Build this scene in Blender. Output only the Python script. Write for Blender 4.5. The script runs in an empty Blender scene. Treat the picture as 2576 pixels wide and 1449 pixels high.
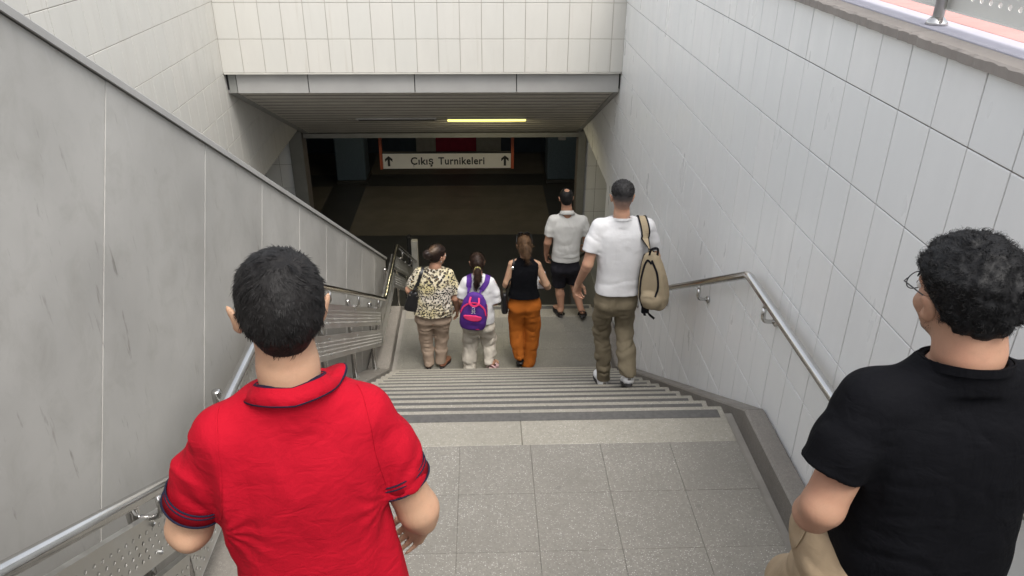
import bpy, bmesh, math, random
import numpy as np
from mathutils import Matrix, Vector
random.seed(7)
S = bpy.context.scene
C = S.collection
rad = math.radians

# ---------------------------------------------------------------- camera, light, exposure
cd = bpy.data.cameras.new('camera'); cam = bpy.data.objects.new('camera', cd); C.objects.link(cam)
f_ = 1962.0
def _n(v): v = np.array(v, float); return v/np.linalg.norm(v)
_Y = _n((-83, 1021.5, -f_)); _Z = -_n((-26, -3775.5, -f_)); _Z = _n(_Z-_Y*_Z.dot(_Y)); _X = np.cross(_Y, _Z)
cam.matrix_world = Matrix([list(_X)+[0], list(_Y)+[0], list(_Z)+[0], [0, 0, 0, 1]])
cd.sensor_width = 36.0; cd.lens = 36*f_/2576; cd.clip_start = 0.05; cd.clip_end = 600
S.camera = cam

w = bpy.data.worlds.new('World'); S.world = w; w.use_nodes = True
nt = w.node_tree; bg = nt.nodes['Background']
sky = nt.nodes.new('ShaderNodeTexSky'); sky.sky_type = 'NISHITA'; sky.sun_disc = False
sky.sun_elevation = rad(63); sky.sun_rotation = rad(153); sky.dust_density = 4.0; sky.air_density = 1.0; sky.ozone_density = 1.0
hs = nt.nodes.new('ShaderNodeHueSaturation'); hs.inputs['Saturation'].default_value = .26; nt.links.new(sky.outputs[0], hs.inputs['Color'])
nt.links.new(hs.outputs[0], bg.inputs[0]); bg.inputs[1].default_value = 0.148
sd = bpy.data.lights.new('sun', 'SUN'); sd.energy = 0.78; sd.angle = rad(24); sd.color = (1.0, 0.94, 0.85)
sun = bpy.data.objects.new('sun', sd); C.objects.link(sun)
sun.rotation_euler = Vector((-0.20, 0.40, -0.89)).to_track_quat('-Z', 'Y').to_euler()
S.view_settings.view_transform = 'Standard'; S.view_settings.look = 'None'
S.view_settings.exposure = 1.2; S.view_settings.gamma = 1.0
S.cycles.max_bounces = 8; S.cycles.diffuse_bounces = 5
S.cycles.use_denoising = True

# ---------------------------------------------------------------- materials
class NM:
    """small wrapper round a node tree"""
    def __init__(s, name):
        s.m = bpy.data.materials.new(name); s.m.use_nodes = True
        s.t = s.m.node_tree; s.b = s.t.nodes['Principled BSDF']
        s.co = s.t.nodes.new('ShaderNodeTexCoord')
    def n(s, t, **kw):
        x = s.t.nodes.new(t)
        for k, v in kw.items(): setattr(x, k, v)
        return x
    def l(s, a, b): s.t.links.new(a, b)
    def coord(s, scale=(1, 1, 1), kind='Object', rot=(0, 0, 0)):
        mp = s.n('ShaderNodeMapping'); mp.inputs['Scale'].default_value = scale; mp.inputs['Rotation'].default_value = rot
        s.l(s.co.outputs[kind], mp.inputs['Vector']); return mp.outputs[0]
    def geo(s, scale=(1, 1, 1), rot=(0, 0, 0)):
        g = s.n('ShaderNodeNewGeometry'); mp = s.n('ShaderNodeMapping'); mp.inputs['Scale'].default_value = scale; mp.inputs['Rotation'].default_value = rot
        s.l(g.outputs['Position'], mp.inputs['Vector']); return mp.outputs[0]
    def noise(s, vec, scale, detail=4, rough=0.55, dist=0.0):
        x = s.n('ShaderNodeTexNoise'); x.inputs['Scale'].default_value = scale; x.inputs['Detail'].default_value = detail
        x.inputs['Roughness'].default_value = rough; x.inputs['Distortion'].default_value = dist
        s.l(vec, x.inputs['Vector']); return x.outputs['Fac']
    def ramp(s, fac, a, b, c0=0.0, c1=1.0):
        x = s.n('ShaderNodeMapRange'); x.inputs['From Min'].default_value = a; x.inputs['From Max'].default_value = b
        x.inputs['To Min'].default_value = c0; x.inputs['To Max'].default_value = c1
        s.l(fac, x.inputs['Value']); return x.outputs[0]
    def mix(s, fac, a, b, mode='MIX'):
        x = s.n('ShaderNodeMix', data_type='RGBA', blend_type=mode)
        if isinstance(fac, (int, float)): x.inputs[0].default_value = fac
        else: s.l(fac, x.inputs[0])
        for v, i in ((a, 6), (b, 7)):
            if isinstance(v, tuple): x.inputs[i].default_value = (*v, 1)
            else: s.l(v, x.inputs[i])
        return x.outputs[2]
    def math(s, op, a, b=0.0):
        x = s.n('ShaderNodeMath', operation=op)
        for v, i in ((a, 0), (b, 1)):
            if isinstance(v, (int, float)): x.inputs[i].default_value = v
            else: s.l(v, x.inputs[i])
        return x.outputs[0]
    def rnd(s):
        return s.n('ShaderNodeObjectInfo').outputs['Random']
    def base(s, c):
        if isinstance(c, tuple): s.b.inputs['Base Color'].default_value = (*c, 1)
        else: s.l(c, s.b.inputs['Base Color'])
    def rough(s, r):
        if isinstance(r, (int, float)): s.b.inputs['Roughness'].default_value = r
        else: s.l(r, s.b.inputs['Roughness'])
    def bump(s, h, strength=0.3, dist=0.01):
        x = s.n('ShaderNodeBump'); x.inputs['Strength'].default_value = strength; x.inputs['Distance'].default_value = dist
        s.l(h, x.inputs['Height']); s.l(x.outputs[0], s.b.inputs['Normal'])
    def set(s, **kw):
        for k, v in kw.items(): s.b.inputs[k.replace('_', ' ')].default_value = v
        return s

def simple(name, c, r=0.5, metal=0.0, var=0.12, scale=6.0, bump=0.0):
    m = NM(name); n = m.noise(m.geo(), scale, 5)
    d = tuple(x*(1-var) for x in c); e = tuple(min(1, x*(1+var)) for x in c)
    m.base(m.mix(m.ramp(n, .3, .7), d, e)); m.rough(r); m.set(Metallic=metal)
    if bump: m.bump(n, bump, 0.004)
    return m.m

def tile_mat(name, c, dirt, dirt_amt=0.5, rough=0.42, s0=.58, s1=.85):
    m = NM(name)
    n1 = m.noise(m.geo((5, 5, 1.6)), 1.3, 4)
    st = m.noise(m.geo((14, 14, .7)), 1.0, 5, .6)
    sp = m.noise(m.geo((3, 3, 3)), 3.2, 6, .7)
    col = m.mix(m.ramp(n1, .35, .7, 0, .55), c, tuple(x*.90 for x in c))
    col = m.mix(m.ramp(m.rnd(), 0, 1, 0, .45), col, tuple(x*f for x, f in zip(c, (.93, .95, .96))))
    col = m.mix(m.math('MULTIPLY', m.ramp(st, s0, s1), dirt_amt*.55), col, dirt)
    col = m.mix(m.math('MULTIPLY', m.ramp(sp, .70, .74), .5*dirt_amt), col, tuple(x*.6 for x in dirt))
    vo = m.n('ShaderNodeTexVoronoi', feature='F1'); vo.inputs['Scale'].default_value = 2.1; m.l(m.geo((1, 1, .5)), vo.inputs['Vector'])
    vs = m.n('ShaderNodeSeparateColor'); m.l(vo.outputs['Color'], vs.inputs[0])
    ed = m.math('ADD', vo.outputs['Distance'], m.math('MULTIPLY', m.noise(m.geo(), 40, 3), .03))
    col = m.mix(m.math('MULTIPLY', m.math('MULTIPLY', m.ramp(ed, .042, .062, 1, 0), m.ramp(vs.outputs[1], .6, .65)), .5), col, (.24, .235, .23))
    m.base(col); m.rough(m.ramp(n1, .3, .7, rough-.06, rough+.1)); m.bump(n1, .06, .003)
    return m.m

def terrazzo(name, c, chip=0.55, dark=0.4, scale=95):
    m = NM(name)
    v = m.n('ShaderNodeTexVoronoi', feature='F1'); v.inputs['Scale'].default_value = scale
    m.l(m.geo((1, 1.5, 1)), v.inputs['Vector'])
    sep = m.n('ShaderNodeSeparateColor'); m.l(v.outputs['Color'], sep.inputs[0])
    big = m.noise(m.geo(), 2.2, 4); fine = m.noise(m.geo(), 60, 4, .7)
    col = m.mix(m.ramp(fine, .3, .7), tuple(x*.80 for x in c), tuple(x*1.18 for x in c))
    near = m.ramp(v.outputs['Distance'], .30, .42, 1, 0)
    w1 = m.math('MULTIPLY', m.ramp(sep.outputs[0], .76, .80), near)
    d1 = m.math('MULTIPLY', m.ramp(sep.outputs[1], .80, .84), near)
    col = m.mix(m.math('MULTIPLY', w1, chip), col, (.74, .73, .70))
    col = m.mix(m.math('MULTIPLY', d1, dark), col, (.06, .055, .05))
    col = m.mix(m.ramp(big, .35, .7, 0, .55), col, tuple(x*.68 for x in c), 'MIX')
    col = m.mix(m.ramp(m.rnd(), 0, 1, 0, .22), col, tuple(x*.72 for x in c))
    gum = m.n('ShaderNodeTexVoronoi', feature='F1'); gum.inputs['Scale'].default_value = 4.3; m.l(m.geo(), gum.inputs['Vector'])
    gs = m.n('ShaderNodeSeparateColor'); m.l(gum.outputs['Color'], gs.inputs[0])
    gm = m.math('MULTIPLY', m.ramp(gum.outputs['Distance'], .045, .075, 1, 0), m.ramp(gs.outputs[0], .55, .6)); col = m.mix(m.math('MULTIPLY', gm, .45), col, (.10, .095, .085))
    m.base(col); m.rough(m.ramp(big, .3, .7, .38, .6)); m.bump(fine, .05, .002)
    return m.m

def steel(name, c=(.55, .54, .52), r=.2, brushed=True):
    m = NM(name); n = m.noise(m.geo((1, 1, 1)), 9, 4); s = m.noise(m.geo((40, 6, 40)), 6, 3)
    m.base(m.mix(m.ramp(n, .3, .7), tuple(x*.88 for x in c), c)); m.set(Metallic=1.0)
    m.rough(m.ramp(n, .3, .75, r*.8, r*1.5))
    if brushed: m.bump(s, .04, .001)
    return m.m

def fabric(name, c, var=.10, r=.85, weave=420, bump=.25, sheen=.0, wr=.25):
    m = NM(name); v = m.coord()
    n = m.noise(v, 7, 4); wv = m.noise(v, weave, 2)
    m.base(m.mix(m.ramp(n, .3, .7), tuple(x*(1-var) for x in c), tuple(min(1, x*(1+var)) for x in c)))
    m.rough(r); w1 = m.noise(m.coord((1, 1, .55)), 9, 3, .5, 1.2); w2 = m.noise(m.coord((1, 1, 1.7)), 16, 3, .5, .8)
    x1 = m.n('ShaderNodeBump'); x1.inputs['Strength'].default_value = wr; x1.inputs['Distance'].default_value = .014; m.l(m.math('ADD', w1, m.math('MULTIPLY', w2, .6)), x1.inputs['Height'])
    x2 = m.n('ShaderNodeBump'); x2.inputs['Strength'].default_value = bump; x2.inputs['Distance'].default_value = .0012; m.l(wv, x2.inputs['Height']); m.l(x1.outputs[0], x2.inputs['Normal']); m.l(x2.outputs[0], m.b.inputs['Normal'])
    m.set(Sheen_Weight=sheen); m.b.inputs['Specular IOR Level'].default_value = .12
    return m.m

def skin(name, c, red=(.50, .20, .15)):
    m = NM(name); v = m.coord()
    n = m.noise(v, 11, 5, .6); p = m.noise(v, 260, 3)
    col = m.mix(m.ramp(n, .40, .72, 0, .32), c, red); col = m.mix(m.ramp(m.noise(v, 48, 3), .55, .75, 0, .3), col, tuple(x*.7 for x in c))
    col = m.mix(m.ramp(p, .3, .7, 0, .18), col, tuple(x*.78 for x in c))
    m.base(col); m.rough(.58); m.bump(p, .3, .0012)
    m.set(Subsurface_Weight=.06); m.b.inputs['Subsurface Radius'].default_value = (.012, .004, .002); m.b.inputs['Specular IOR Level'].default_value = .25
    return m.m

def hair_mat(name, c, r=.5):
    m = NM(name); v = m.coord()
    n = m.noise(v, 30, 5, .7); rn = m.noise(v, 160, 2)
    m.base(m.mix(m.ramp(n, .3, .7), tuple(x*.55 for x in c), tuple(x*1.5 for x in c))); m.rough(r)
    m.bump(rn, .5, .002); m.b.inputs['Specular IOR Level'].default_value = .22
    return m.m

M = {}
M['tile'] = tile_mat('white tile', (.86, .86, .845), (.44, .42, .38), .11, .32)
M['tile_warm'] = tile_mat('warm-lit white tile', (.575, .558, .512), (.36, .32, .25), .75, .42, .60, .80)  # far left and lintel walls: warm light painted into the tile colour
M['grout'] = simple('grout', (.20, .175, .16), .9)
M['grout_light'] = simple('stained grout', (.33, .30, .26), .9)
M['joint_pale'] = simple('pale joint filler', (.42, .41, .38), .9)
M['terrazzo'] = terrazzo('terrazzo', (.196, .183, .158), .55, .5, 125)
M['terrazzo_pale'] = terrazzo('pale terrazzo', (.262, .244, .203), .4, .35, 110)
M['terrazzo_dim'] = terrazzo('shade-toned terrazzo', (.18, .172, .148), .3, .3, 95)  # lower landing: its shade is put in as a darker base colour
M['joint'] = simple('floor joint', (.23, .215, .19), .9)
M['strip'] = simple('anti slip strip', (.075, .072, .068), .75, var=.18, scale=40)
M['kerb'] = terrazzo('kerb terrazzo', (.225, .205, .18), .22, .3, 130)
M['concrete'] = simple('raw concrete', (.16, .155, .145), .9, bump=.3)
M['steel'] = steel('polished steel', (.62, .61, .59), .14)
M['steel_dull'] = steel('brushed steel panel', (.64, .63, .60), .40)
M['steel_bolt'] = steel('bolt steel', (.8, .8, .78), .12, False)
M['fascia'] = simple('painted fascia', (.34, .335, .32), .55, var=.06, scale=3)
M['slat'] = simple('ceiling slat paint', (.50, .47, .42), .6, var=.08, scale=4)
M['black'] = simple('black recess', (.012, .012, .012), .9)
M['jamb'] = simple('grey plaster', (.22, .22, .205), .8, var=.08)
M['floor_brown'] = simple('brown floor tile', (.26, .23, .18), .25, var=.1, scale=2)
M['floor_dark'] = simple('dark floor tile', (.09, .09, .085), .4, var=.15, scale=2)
M['blue'] = simple('blue mosaic', (.17, .235, .29), .4, var=.35, scale=60)
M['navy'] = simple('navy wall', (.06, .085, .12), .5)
M['crimson'] = simple('crimson panel', (.42, .02, .07), .6)
M['palepanel'] = simple('pale panel', (.50, .485, .44), .6)
M['orange_paint'] = simple('orange frame paint', (.42, .09, .035), .5)
M['signwhite'] = simple('sign face', (.80, .77, .70), .5, var=.03)
M['signblack'] = simple('sign lettering', (.02, .02, .02), .5)
M['stone'] = simple('rough granite', (.27, .25, .225), .9, var=.35, scale=70, bump=.6)
M['stone_top'] = simple('granite top', (.30, .27, .245), .8, var=.1, scale=8)
M['pave_blue'] = simple('pale paving', (.42, .41, .46), .85, var=.06, scale=5)
M['pave_pink'] = simple('pink paving', (.50, .27, .25), .85, var=.08, scale=7)
M['fence_paint'] = simple('pale fence paint', (.62, .61, .57), .5, var=.05)
M['asphalt'] = simple('ground', (.22, .21, .20), .9)
def mk_light(name, c, s):
    m = NM(name); m.base((.8, .8, .7)); m.b.inputs['Emission Color'].default_value = (*c, 1); m.b.inputs['Emission Strength'].default_value = s
    return m.m
M['tube'] = mk_light('lit tube', (1.0, .87, .20), .95)
def parapet_mat():
    m = NM('grey parapet panel'); c = (.385, .375, .35)
    n = m.noise(m.geo(), 1.6, 5, .6); n2 = m.noise(m.geo((1, 2.2, 2.0)), 3.2, 5, .65, .6)
    col = m.mix(m.ramp(n, .3, .7), tuple(x*.86 for x in c), tuple(x*1.10 for x in c))
    col = m.mix(m.ramp(n2, .5, .75, 0, .4), col, (.27, .26, .23))
    # dark scuffs: long thin strokes and short smears
    s1 = m.noise(m.geo((1, 9, 1.7), (rad(14), 0, 0)), 1.5, 5, .62)
    s2 = m.noise(m.geo((1, 16, 3.4), (rad(-18), 0, 0)), 1.3, 4, .6)
    gate = m.noise(m.geo(), .9, 2)
    col = m.mix(m.math('MULTIPLY', m.ramp(s1, .645, .73), .55), col, (.15, .135, .115))
    col = m.mix(m.math('MULTIPLY', m.math('MULTIPLY', m.ramp(s2, .64, .73), m.ramp(gate, .45, .6)), .6), col, (.13, .12, .10))
    s3 = m.noise(m.geo((1, 7, .9), (rad(8), 0, 0)), 2.1, 4, .6)
    col = m.mix(m.ramp(s3, .66, .74, 0, .35), col, (.46, .455, .44))
    m.base(col); m.rough(m.ramp(n, .3, .7, .42, .58)); m.bump(n2, .12, .004)
    return m.m
M['parapet'] = parapet_mat()

# ---------------------------------------------------------------- mesh helpers
def mesh_obj(name, V, F, mat, parent=None, smooth=False, loc=None, label=None, cat=None, group=None, kind=None):
    me = bpy.data.meshes.new(name)
    me.from_pydata([tuple(map(float, v)) for v in V], [], [tuple(int(i) for i in q) for q in F]); me.update()
    if smooth: me.polygons.foreach_set('use_smooth', [True]*len(me.polygons))
    return link(name, me, mat, parent, loc, label, cat, group, kind)
def link(name, me, mat, parent=None, loc=None, label=None, cat=None, group=None, kind=None):
    o = bpy.data.objects.new(name, me); C.objects.link(o)
    if mat is not None and not me.materials: me.materials.append(M[mat] if isinstance(mat, str) else mat)
    if parent is not None: o.parent = parent
    if loc is not None: o.location = loc
    tag(o, label, cat, group, kind); return o
def tag(o, label=None, cat=None, group=None, kind=None):
    if label: o['label'] = label
    if cat: o['category'] = cat
    if group: o['group'] = group
    if kind: o['kind'] = kind
    return o
def thing(name, label, cat, loc=(0, 0, 0), rz=0.0, group=None, kind=None):
    o = bpy.data.objects.new(name, None); C.objects.link(o); o.empty_display_size = .1
    o.location = loc; o.rotation_euler = (0, 0, rz); return tag(o, label, cat, group, kind)
class MB:
    def __init__(s): s.V = []; s.F = []
    def add(s, V, F):
        k = len(s.V); s.V += [tuple(v) for v in V]; s.F += [tuple(i+k for i in q) for q in F]; return s
    def box(s, x0, x1, y0, y1, z0, z1):
        V = [(x, y, z) for z in (z0, z1) for y in (y0, y1) for x in (x0, x1)]
        return s.add(V, [(0, 2, 3, 1), (4, 5, 7, 6), (0, 1, 5, 4), (2, 6, 7, 3), (0, 4, 6, 2), (1, 3, 7, 5)])
    def bbox(s, x0, x1, y0, y1, z0, z1, b=.003, ax=0):
        """box with bevelled edges towards every side (octagonal slab along its thin axis)"""
        bm = bmesh.new(); bmesh.ops.create_cube(bm, size=1)
        for v in bm.verts:
            v.co = Vector(((x0+x1)/2+v.co.x*(x1-x0), (y0+y1)/2+v.co.y*(y1-y0), (z0+z1)/2+v.co.z*(z1-z0)))
        bmesh.ops.bevel(bm, geom=bm.edges[:], offset=b, segments=1, affect='EDGES')
        bm.verts.index_update()
        s.add([v.co[:] for v in bm.verts], [[v.index for v in q.verts] for q in bm.faces]); bm.free(); return s
    def prism_x(s, poly, x0, x1):
        """closed polygon in (y, z), extruded along x"""
        n = len(poly); V = [(x0, *p) for p in poly]+[(x1, *p) for p in poly]
        F = [tuple(range(n))[::-1], tuple(range(n, 2*n))]+[(i, (i+1) % n, n+(i+1) % n, n+i) for i in range(n)]
        return s.add(V, F)
    def tube(s, pts, r, n=12, cap=True):
        pts = [np.array(p, float) for p in pts]; rs = r if hasattr(r, '__len__') else [r]*len(pts)
        t0 = pts[1]-pts[0]; t0 = t0/np.linalg.norm(t0)
        a = np.cross(t0, (0, 0, 1) if abs(t0[2]) < .9 else (1, 0, 0)); a = a/np.linalg.norm(a)
        V = []
        for i, p in enumerate(pts):
            t = pts[min(i+1, len(pts)-1)]-pts[max(i-1, 0)]; t = t/np.linalg.norm(t)
            a = a-t*a.dot(t); a = a/np.linalg.norm(a); b = np.cross(t, a)
            for k in range(n):
                th = 2*math.pi*k/n; V.append(p+(a*math.cos(th)+b*math.sin(th))*rs[i])
        F = [(i*n+k, i*n+(k+1) % n, (i+1)*n+(k+1) % n, (i+1)*n+k) for i in range(len(pts)-1) for k in range(n)]
        if cap: F += [tuple(range(n))[::-1], tuple(range((len(pts)-1)*n, len(pts)*n))]
        return s.add(V, F)
    def build(s, name, mat, parent=None, smooth=False, **kw):
        return mesh_obj(name, s.V, s.F, mat, parent, smooth, **kw)
def auto_smooth(o, ang=35):
    me = o.data; me.polygons.foreach_set('use_smooth', [True]*len(me.polygons))
    bm = bmesh.new(); bm.from_mesh(me)
    for e in bm.edges:
        if len(e.link_faces) == 2 and e.calc_face_angle(0) > rad(ang): e.smooth = False
    bm.to_mesh(me); bm.free(); return o
def fillet(pts, r, n=6):
    pts = [np.array(p, float) for p in pts]; out = [pts[0]]
    for i in range(1, len(pts)-1):
        a, p, b = pts[i-1], pts[i], pts[i+1]; u = a-p; v = b-p
        d = min(r, np.linalg.norm(u)*.45, np.linalg.norm(v)*.45)
        s_ = p+u/np.linalg.norm(u)*d; e = p+v/np.linalg.norm(v)*d
        for k in range(n+1):
            t = k/n; out.append((1-t)**2*s_+2*t*(1-t)*p+t*t*e)
    return out+[pts[-1]]

# ================================================================ THE SETTING
ZL, ZM, ZC, ZG = -2.86, -5.096, -7.16, -0.48
T, RI = .30, .172
XL, XR, XW = -1.04, 1.455, 1.65           # stair edge left, stair edge right, right wall face
XP = -1.36                                # parapet face
XO = -2.97                                # far left wall face
YB = 9.22                                 # lintel wall face
YU = 2.30; Y0 = 3.87; Y1 = Y0+12*T; Y2 = 9.27

# ---- ground and paving at street level
g = MB()
for a in ((-220, 220, -220, -2.05), (-220, -3.32, -2.05, 9.6), (2.3, 220, -2.05, 9.6), (-220, 220, 9.6, 220)):
    g.add([(a[0], a[2], ZG-.02), (a[1], a[2], ZG-.02), (a[1], a[3], ZG-.02), (a[0], a[3], ZG-.02)], [(0, 1, 2, 3)])
g.build('ground', 'asphalt', kind='structure')
pv = MB().box(1.703, 2.3, -2.0, 9.5, -.62, ZG-.008).build('pavement', 'grout', kind='structure')
y = -1.9
while y < 9.4:
    MB().bbox(1.704, 1.868, y, y+.497, ZG-.03, ZG, .003).build('paving_slab', 'pave_blue', pv)
    y += .5
for i in range(2):
    y = -1.9+.1*i
    while y < 9.3:
        MB().bbox(1.872+i*.212, 1.872+i*.212+.209, y, y+.395, ZG-.03, ZG, .003).build('paving_slab', 'pave_pink', pv)
        y += .398

# ---- right tiled wall with its granite coping
rw = MB().prism_x([(-4, -9), (9.78, -9), (9.78, -3.56), (12.8, -3.56), (12.8, -.535), (-4, -.535)], XW+.006, XW+.30).build(
    'tiled_wall', 'grout', label='long white tiled wall on the right with a steel handrail and granite coping', cat='wall')
def tile_wall(parent, face, axis, cols, rows, keep, mat, dist, cap=300):
    """cols, rows: joint positions; face: position of the tile face; axis 'x' or 'y' is the wall normal"""
    J = .0028; cells = []
    for c0, c1 in zip(cols[:-1], cols[1:]):
        for r0, r1 in zip(rows[:-1], rows[1:]):
            lo, hi = (r1, r0) if r1 < r0 else (r0, r1)
            if keep(c0, c1, lo, hi): cells.append((dist((c0+c1)/2, (lo+hi)/2), c0, c1, lo, hi))
    cells.sort(); rest = MB(); cache = {}
    for k, (_, c0, c1, lo, hi) in enumerate(cells):
        q = random.uniform(0, .0012)*(1 if axis != 'x+' else -1)
        w_, h_ = c1-c0-2*J, hi-lo-2*J; b = .0025; d = .008; e = .0014
        V = [(-w_/2, -h_/2, d), (w_/2, -h_/2, d), (w_/2, h_/2, d), (-w_/2, h_/2, d),
             (-w_/2, -h_/2, e), (w_/2, -h_/2, e), (w_/2, h_/2, e), (-w_/2, h_/2, e),
             (-w_/2+b, -h_/2+b, 0), (w_/2-b, -h_/2+b, 0), (w_/2-b, h_/2-b, 0), (-w_/2+b, h_/2-b, 0)]
        F = [(8, 9, 10, 11)]+[(i, (i+1) % 4, 4+(i+1) % 4, 4+i) for i in range(4)]+[(4+i, 4+(i+1) % 4, 8+(i+1) % 4, 8+i) for i in range(4)]
        cx, cz = (c0+c1)/2, (lo+hi)/2
        if axis == 'x+': P = lambda v: (face+v[2], v[0], v[1]); L = (q, cx, cz)      # faces -x
        elif axis == 'x-': P = lambda v: (face-v[2], -v[0], v[1]); L = (-q, cx, cz)  # faces +x
        else: P = lambda v: (-v[0], face+v[2], v[1]); L = (cx, q, cz)                # faces -y
        if axis == 'x+': F = [f[::-1] for f in F]
        if axis == 'x-': F = [f[::-1] for f in F]
        VV = [P(v) for v in V]
        if k < cap:
            key = (round(w_, 3), round(h_, 3))
            if key not in cache:
                me = bpy.data.meshes.new('tile'); me.from_pydata(VV, [], F); me.update(); me.materials.append(M[mat]); cache[key] = me
            o = bpy.data.objects.new('tile', cache[key]); C.objects.link(o); o.location = L; o.parent = parent
        else:
            rest.add([(v[0]+L[0], v[1]+L[1], v[2]+L[2]) for v in VV], F)
    if rest.V: rest.build('wall_tiles', mat, parent, kind='stuff')
def nosing(y):                      # line through the step edges
    if y < YU: return ZL+(YU-y)*.573
    if y < Y0: return ZL
    if y < Y1: return ZL-(y-Y0)*.573
    if y < Y2: return ZM
    return ZM-(y-Y2)*.573
cols = [3.754+.2475*k for k in range(-21, 25)]; cols = [c for c in cols if c < 9.7]+[9.78]
rows = [-.535, -.793]+[-.793-.3995*k for k in range(1, 16)]
def keep_r(c0, c1, lo, hi): return hi > min(nosing(c0), nosing(c1))-.05
def dist_r(c, z):
    vis = 0 if (c > .9+.55*max(0, -z-.6)) else 60
    return vis+math.sqrt(c*c+z*z+2.7)
tile_wall(rw, XW, 'x+', cols, rows, keep_r, 'tile', dist_r)
cols2 = [9.78]+[c for c in [3.754+.2475*k for k in range(20, 40)] if 9.9 < c < 12.75]+[12.8]
rows2 = [r for r in rows if -3.55 < r]+[-3.56]
tile_wall(rw, XW, 'x+', cols2, [r for r in rows2 if r < -2.0], lambda *a: True, 'tile', dist_r, 0)
y = -2.0; k = 0
while y < 9.1:
    L_ = 1.0
    bm = MB(); n = 40                                       # split front face, slightly broken
    prof = [(1.622, -.534), (1.619, -.500), (1.628, -.492), (1.700, -.486), (1.700, -.534)]
    V = []; F = []
    rr = random.Random(k)
    for i in range(n+1):
        yy = y+.002+(L_-.004)*i/n; j = rr.uniform(-.004, .004)
        V += [(px+(j if px < 1.62 or q == 0 else 0), yy, pz+(rr.uniform(-.003, .003) if q == 1 else 0)) for q, (px, pz) in enumerate(prof)]
    for i in range(n):
        F += [(i*5+a, i*5+(a+1) % 5, i*5+5+(a+1) % 5, i*5+5+a)[::-1] for a in range(5)]
    F += [(0, 1, 2, 3, 4)[::-1], tuple(n*5+a for a in range(5))]
    o = bm.add(V, F).build('coping_stone', 'stone_top', rw); o.data.materials.append(M['stone'])
    for p in o.data.polygons:
        if p.normal.x < -.5: p.material_index = 1
    y += L_; k += 1

# ---- far left wall
lw = MB().prism_x([(-4, -9), (10.1, -9), (10.1, -3.57), (12.8, -3.57), (12.8, -.5), (-4, -.5)], XO-.33, XO-.006).build(
    'tiled_wall', 'grout_light', label='stained white tiled wall with painted warm light at far left beyond the grey parapet', cat='wall')
cols = [9.22-.2475*k for k in range(26)][::-1]
rows = [-.5, -.79]+[-.79-.3985*k for k in range(1, 12)]
tile_wall(lw, XO, 'x-', cols+[9.22+.2475*k for k in range(1, 15)]+[12.8], [r for r in rows if r > -3.5]+[-3.57], lambda c0, c1, lo, hi: True, 'tile_warm',
          lambda c, z: (0 if z < 1.3-.5776*c+3.2 and z > .72-.5776*c-.9 else 40)+abs(c-8))
# ---- lintel wall over the tunnel mouth
bw = MB().box(XO-.33, XW+.3, YB+.006, YB+.30, -1.966, -.5).build('tiled_wall', 'grout_light', label='white tiled wall with painted warm light over the dark tunnel mouth', cat='wall')
cols = [XO]+[-2.729+.2489*k for k in range(18)]+[XW]
tile_wall(bw, YB, 'y', cols, [-.5, -.80, -1.20, -1.593, -1.968], lambda *a: True, 'tile_warm', lambda c, z: abs(c))
MB().box(XO+.01, XW-.01, YB-.006, YB+.05, -1.984, -1.969).build('edge_trim', 'palepanel', bw)
# fascia beam of four metal panels under it
fb = MB().box(XO+.02, XW-.02, YB+.08, YB+.18, -2.21, -1.99).build('fascia_beam', 'black', label='grey metal fascia of four panels below the warm-toned tiled wall', cat='beam')
for a, b in ((XO+.12, -2.025), (-2.02, -.787), (-.782, .412), (.417, XW-.02)):
    MB().bbox(a+.002, b-.002, YB+.055, YB+.079, -2.216, -1.988, .004).build('fascia_panel', 'fascia', fb)
MB().box(XO+.03, XO+.115, YB+.06, YB+.079, -2.21, -1.99).build('end_plate', 'jamb', fb)

# ---- slatted tunnel ceiling
zc = lambda y: -2.215-.43*(y-9.30)
ce = MB().prism_x([(9.30, zc(9.30)+.035), (12.8, zc(12.8)+.035), (12.8, zc(12.8)+.25), (9.30, zc(9.30)+.25)], XO+.002, XW-.002).build(
    'slatted_ceiling', 'black', label='sloping ceiling of narrow metal slats inside the tunnel mouth', cat='ceiling')
n = 16; sl = 3.5/n; me = None
for k in range(n):
    a, b = 9.302+k*sl, 9.302+(k+1)*sl-.055
    MB().prism_x([(a, zc(a)), (b, zc(b)), (b, zc(b)+.004), (a, zc(a)+.004)], XO+.10, XW-.07).build('slat', 'slat', ce)
for xa, xb in ((XO+.004, XO+.095), (XW-.065, XW-.004)):
    MB().prism_x([(9.3, zc(9.3)-.004), (12.8, zc(12.8)-.004), (12.8, zc(12.8)+.04), (9.3, zc(9.3)+.04)], xa, xb).build('edge_strip', 'fascia', ce)
MB().box(XO+.01, XW-.01, 12.74, 12.83, -3.79, -3.715).build('end_strip', 'jamb', ce)
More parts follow.
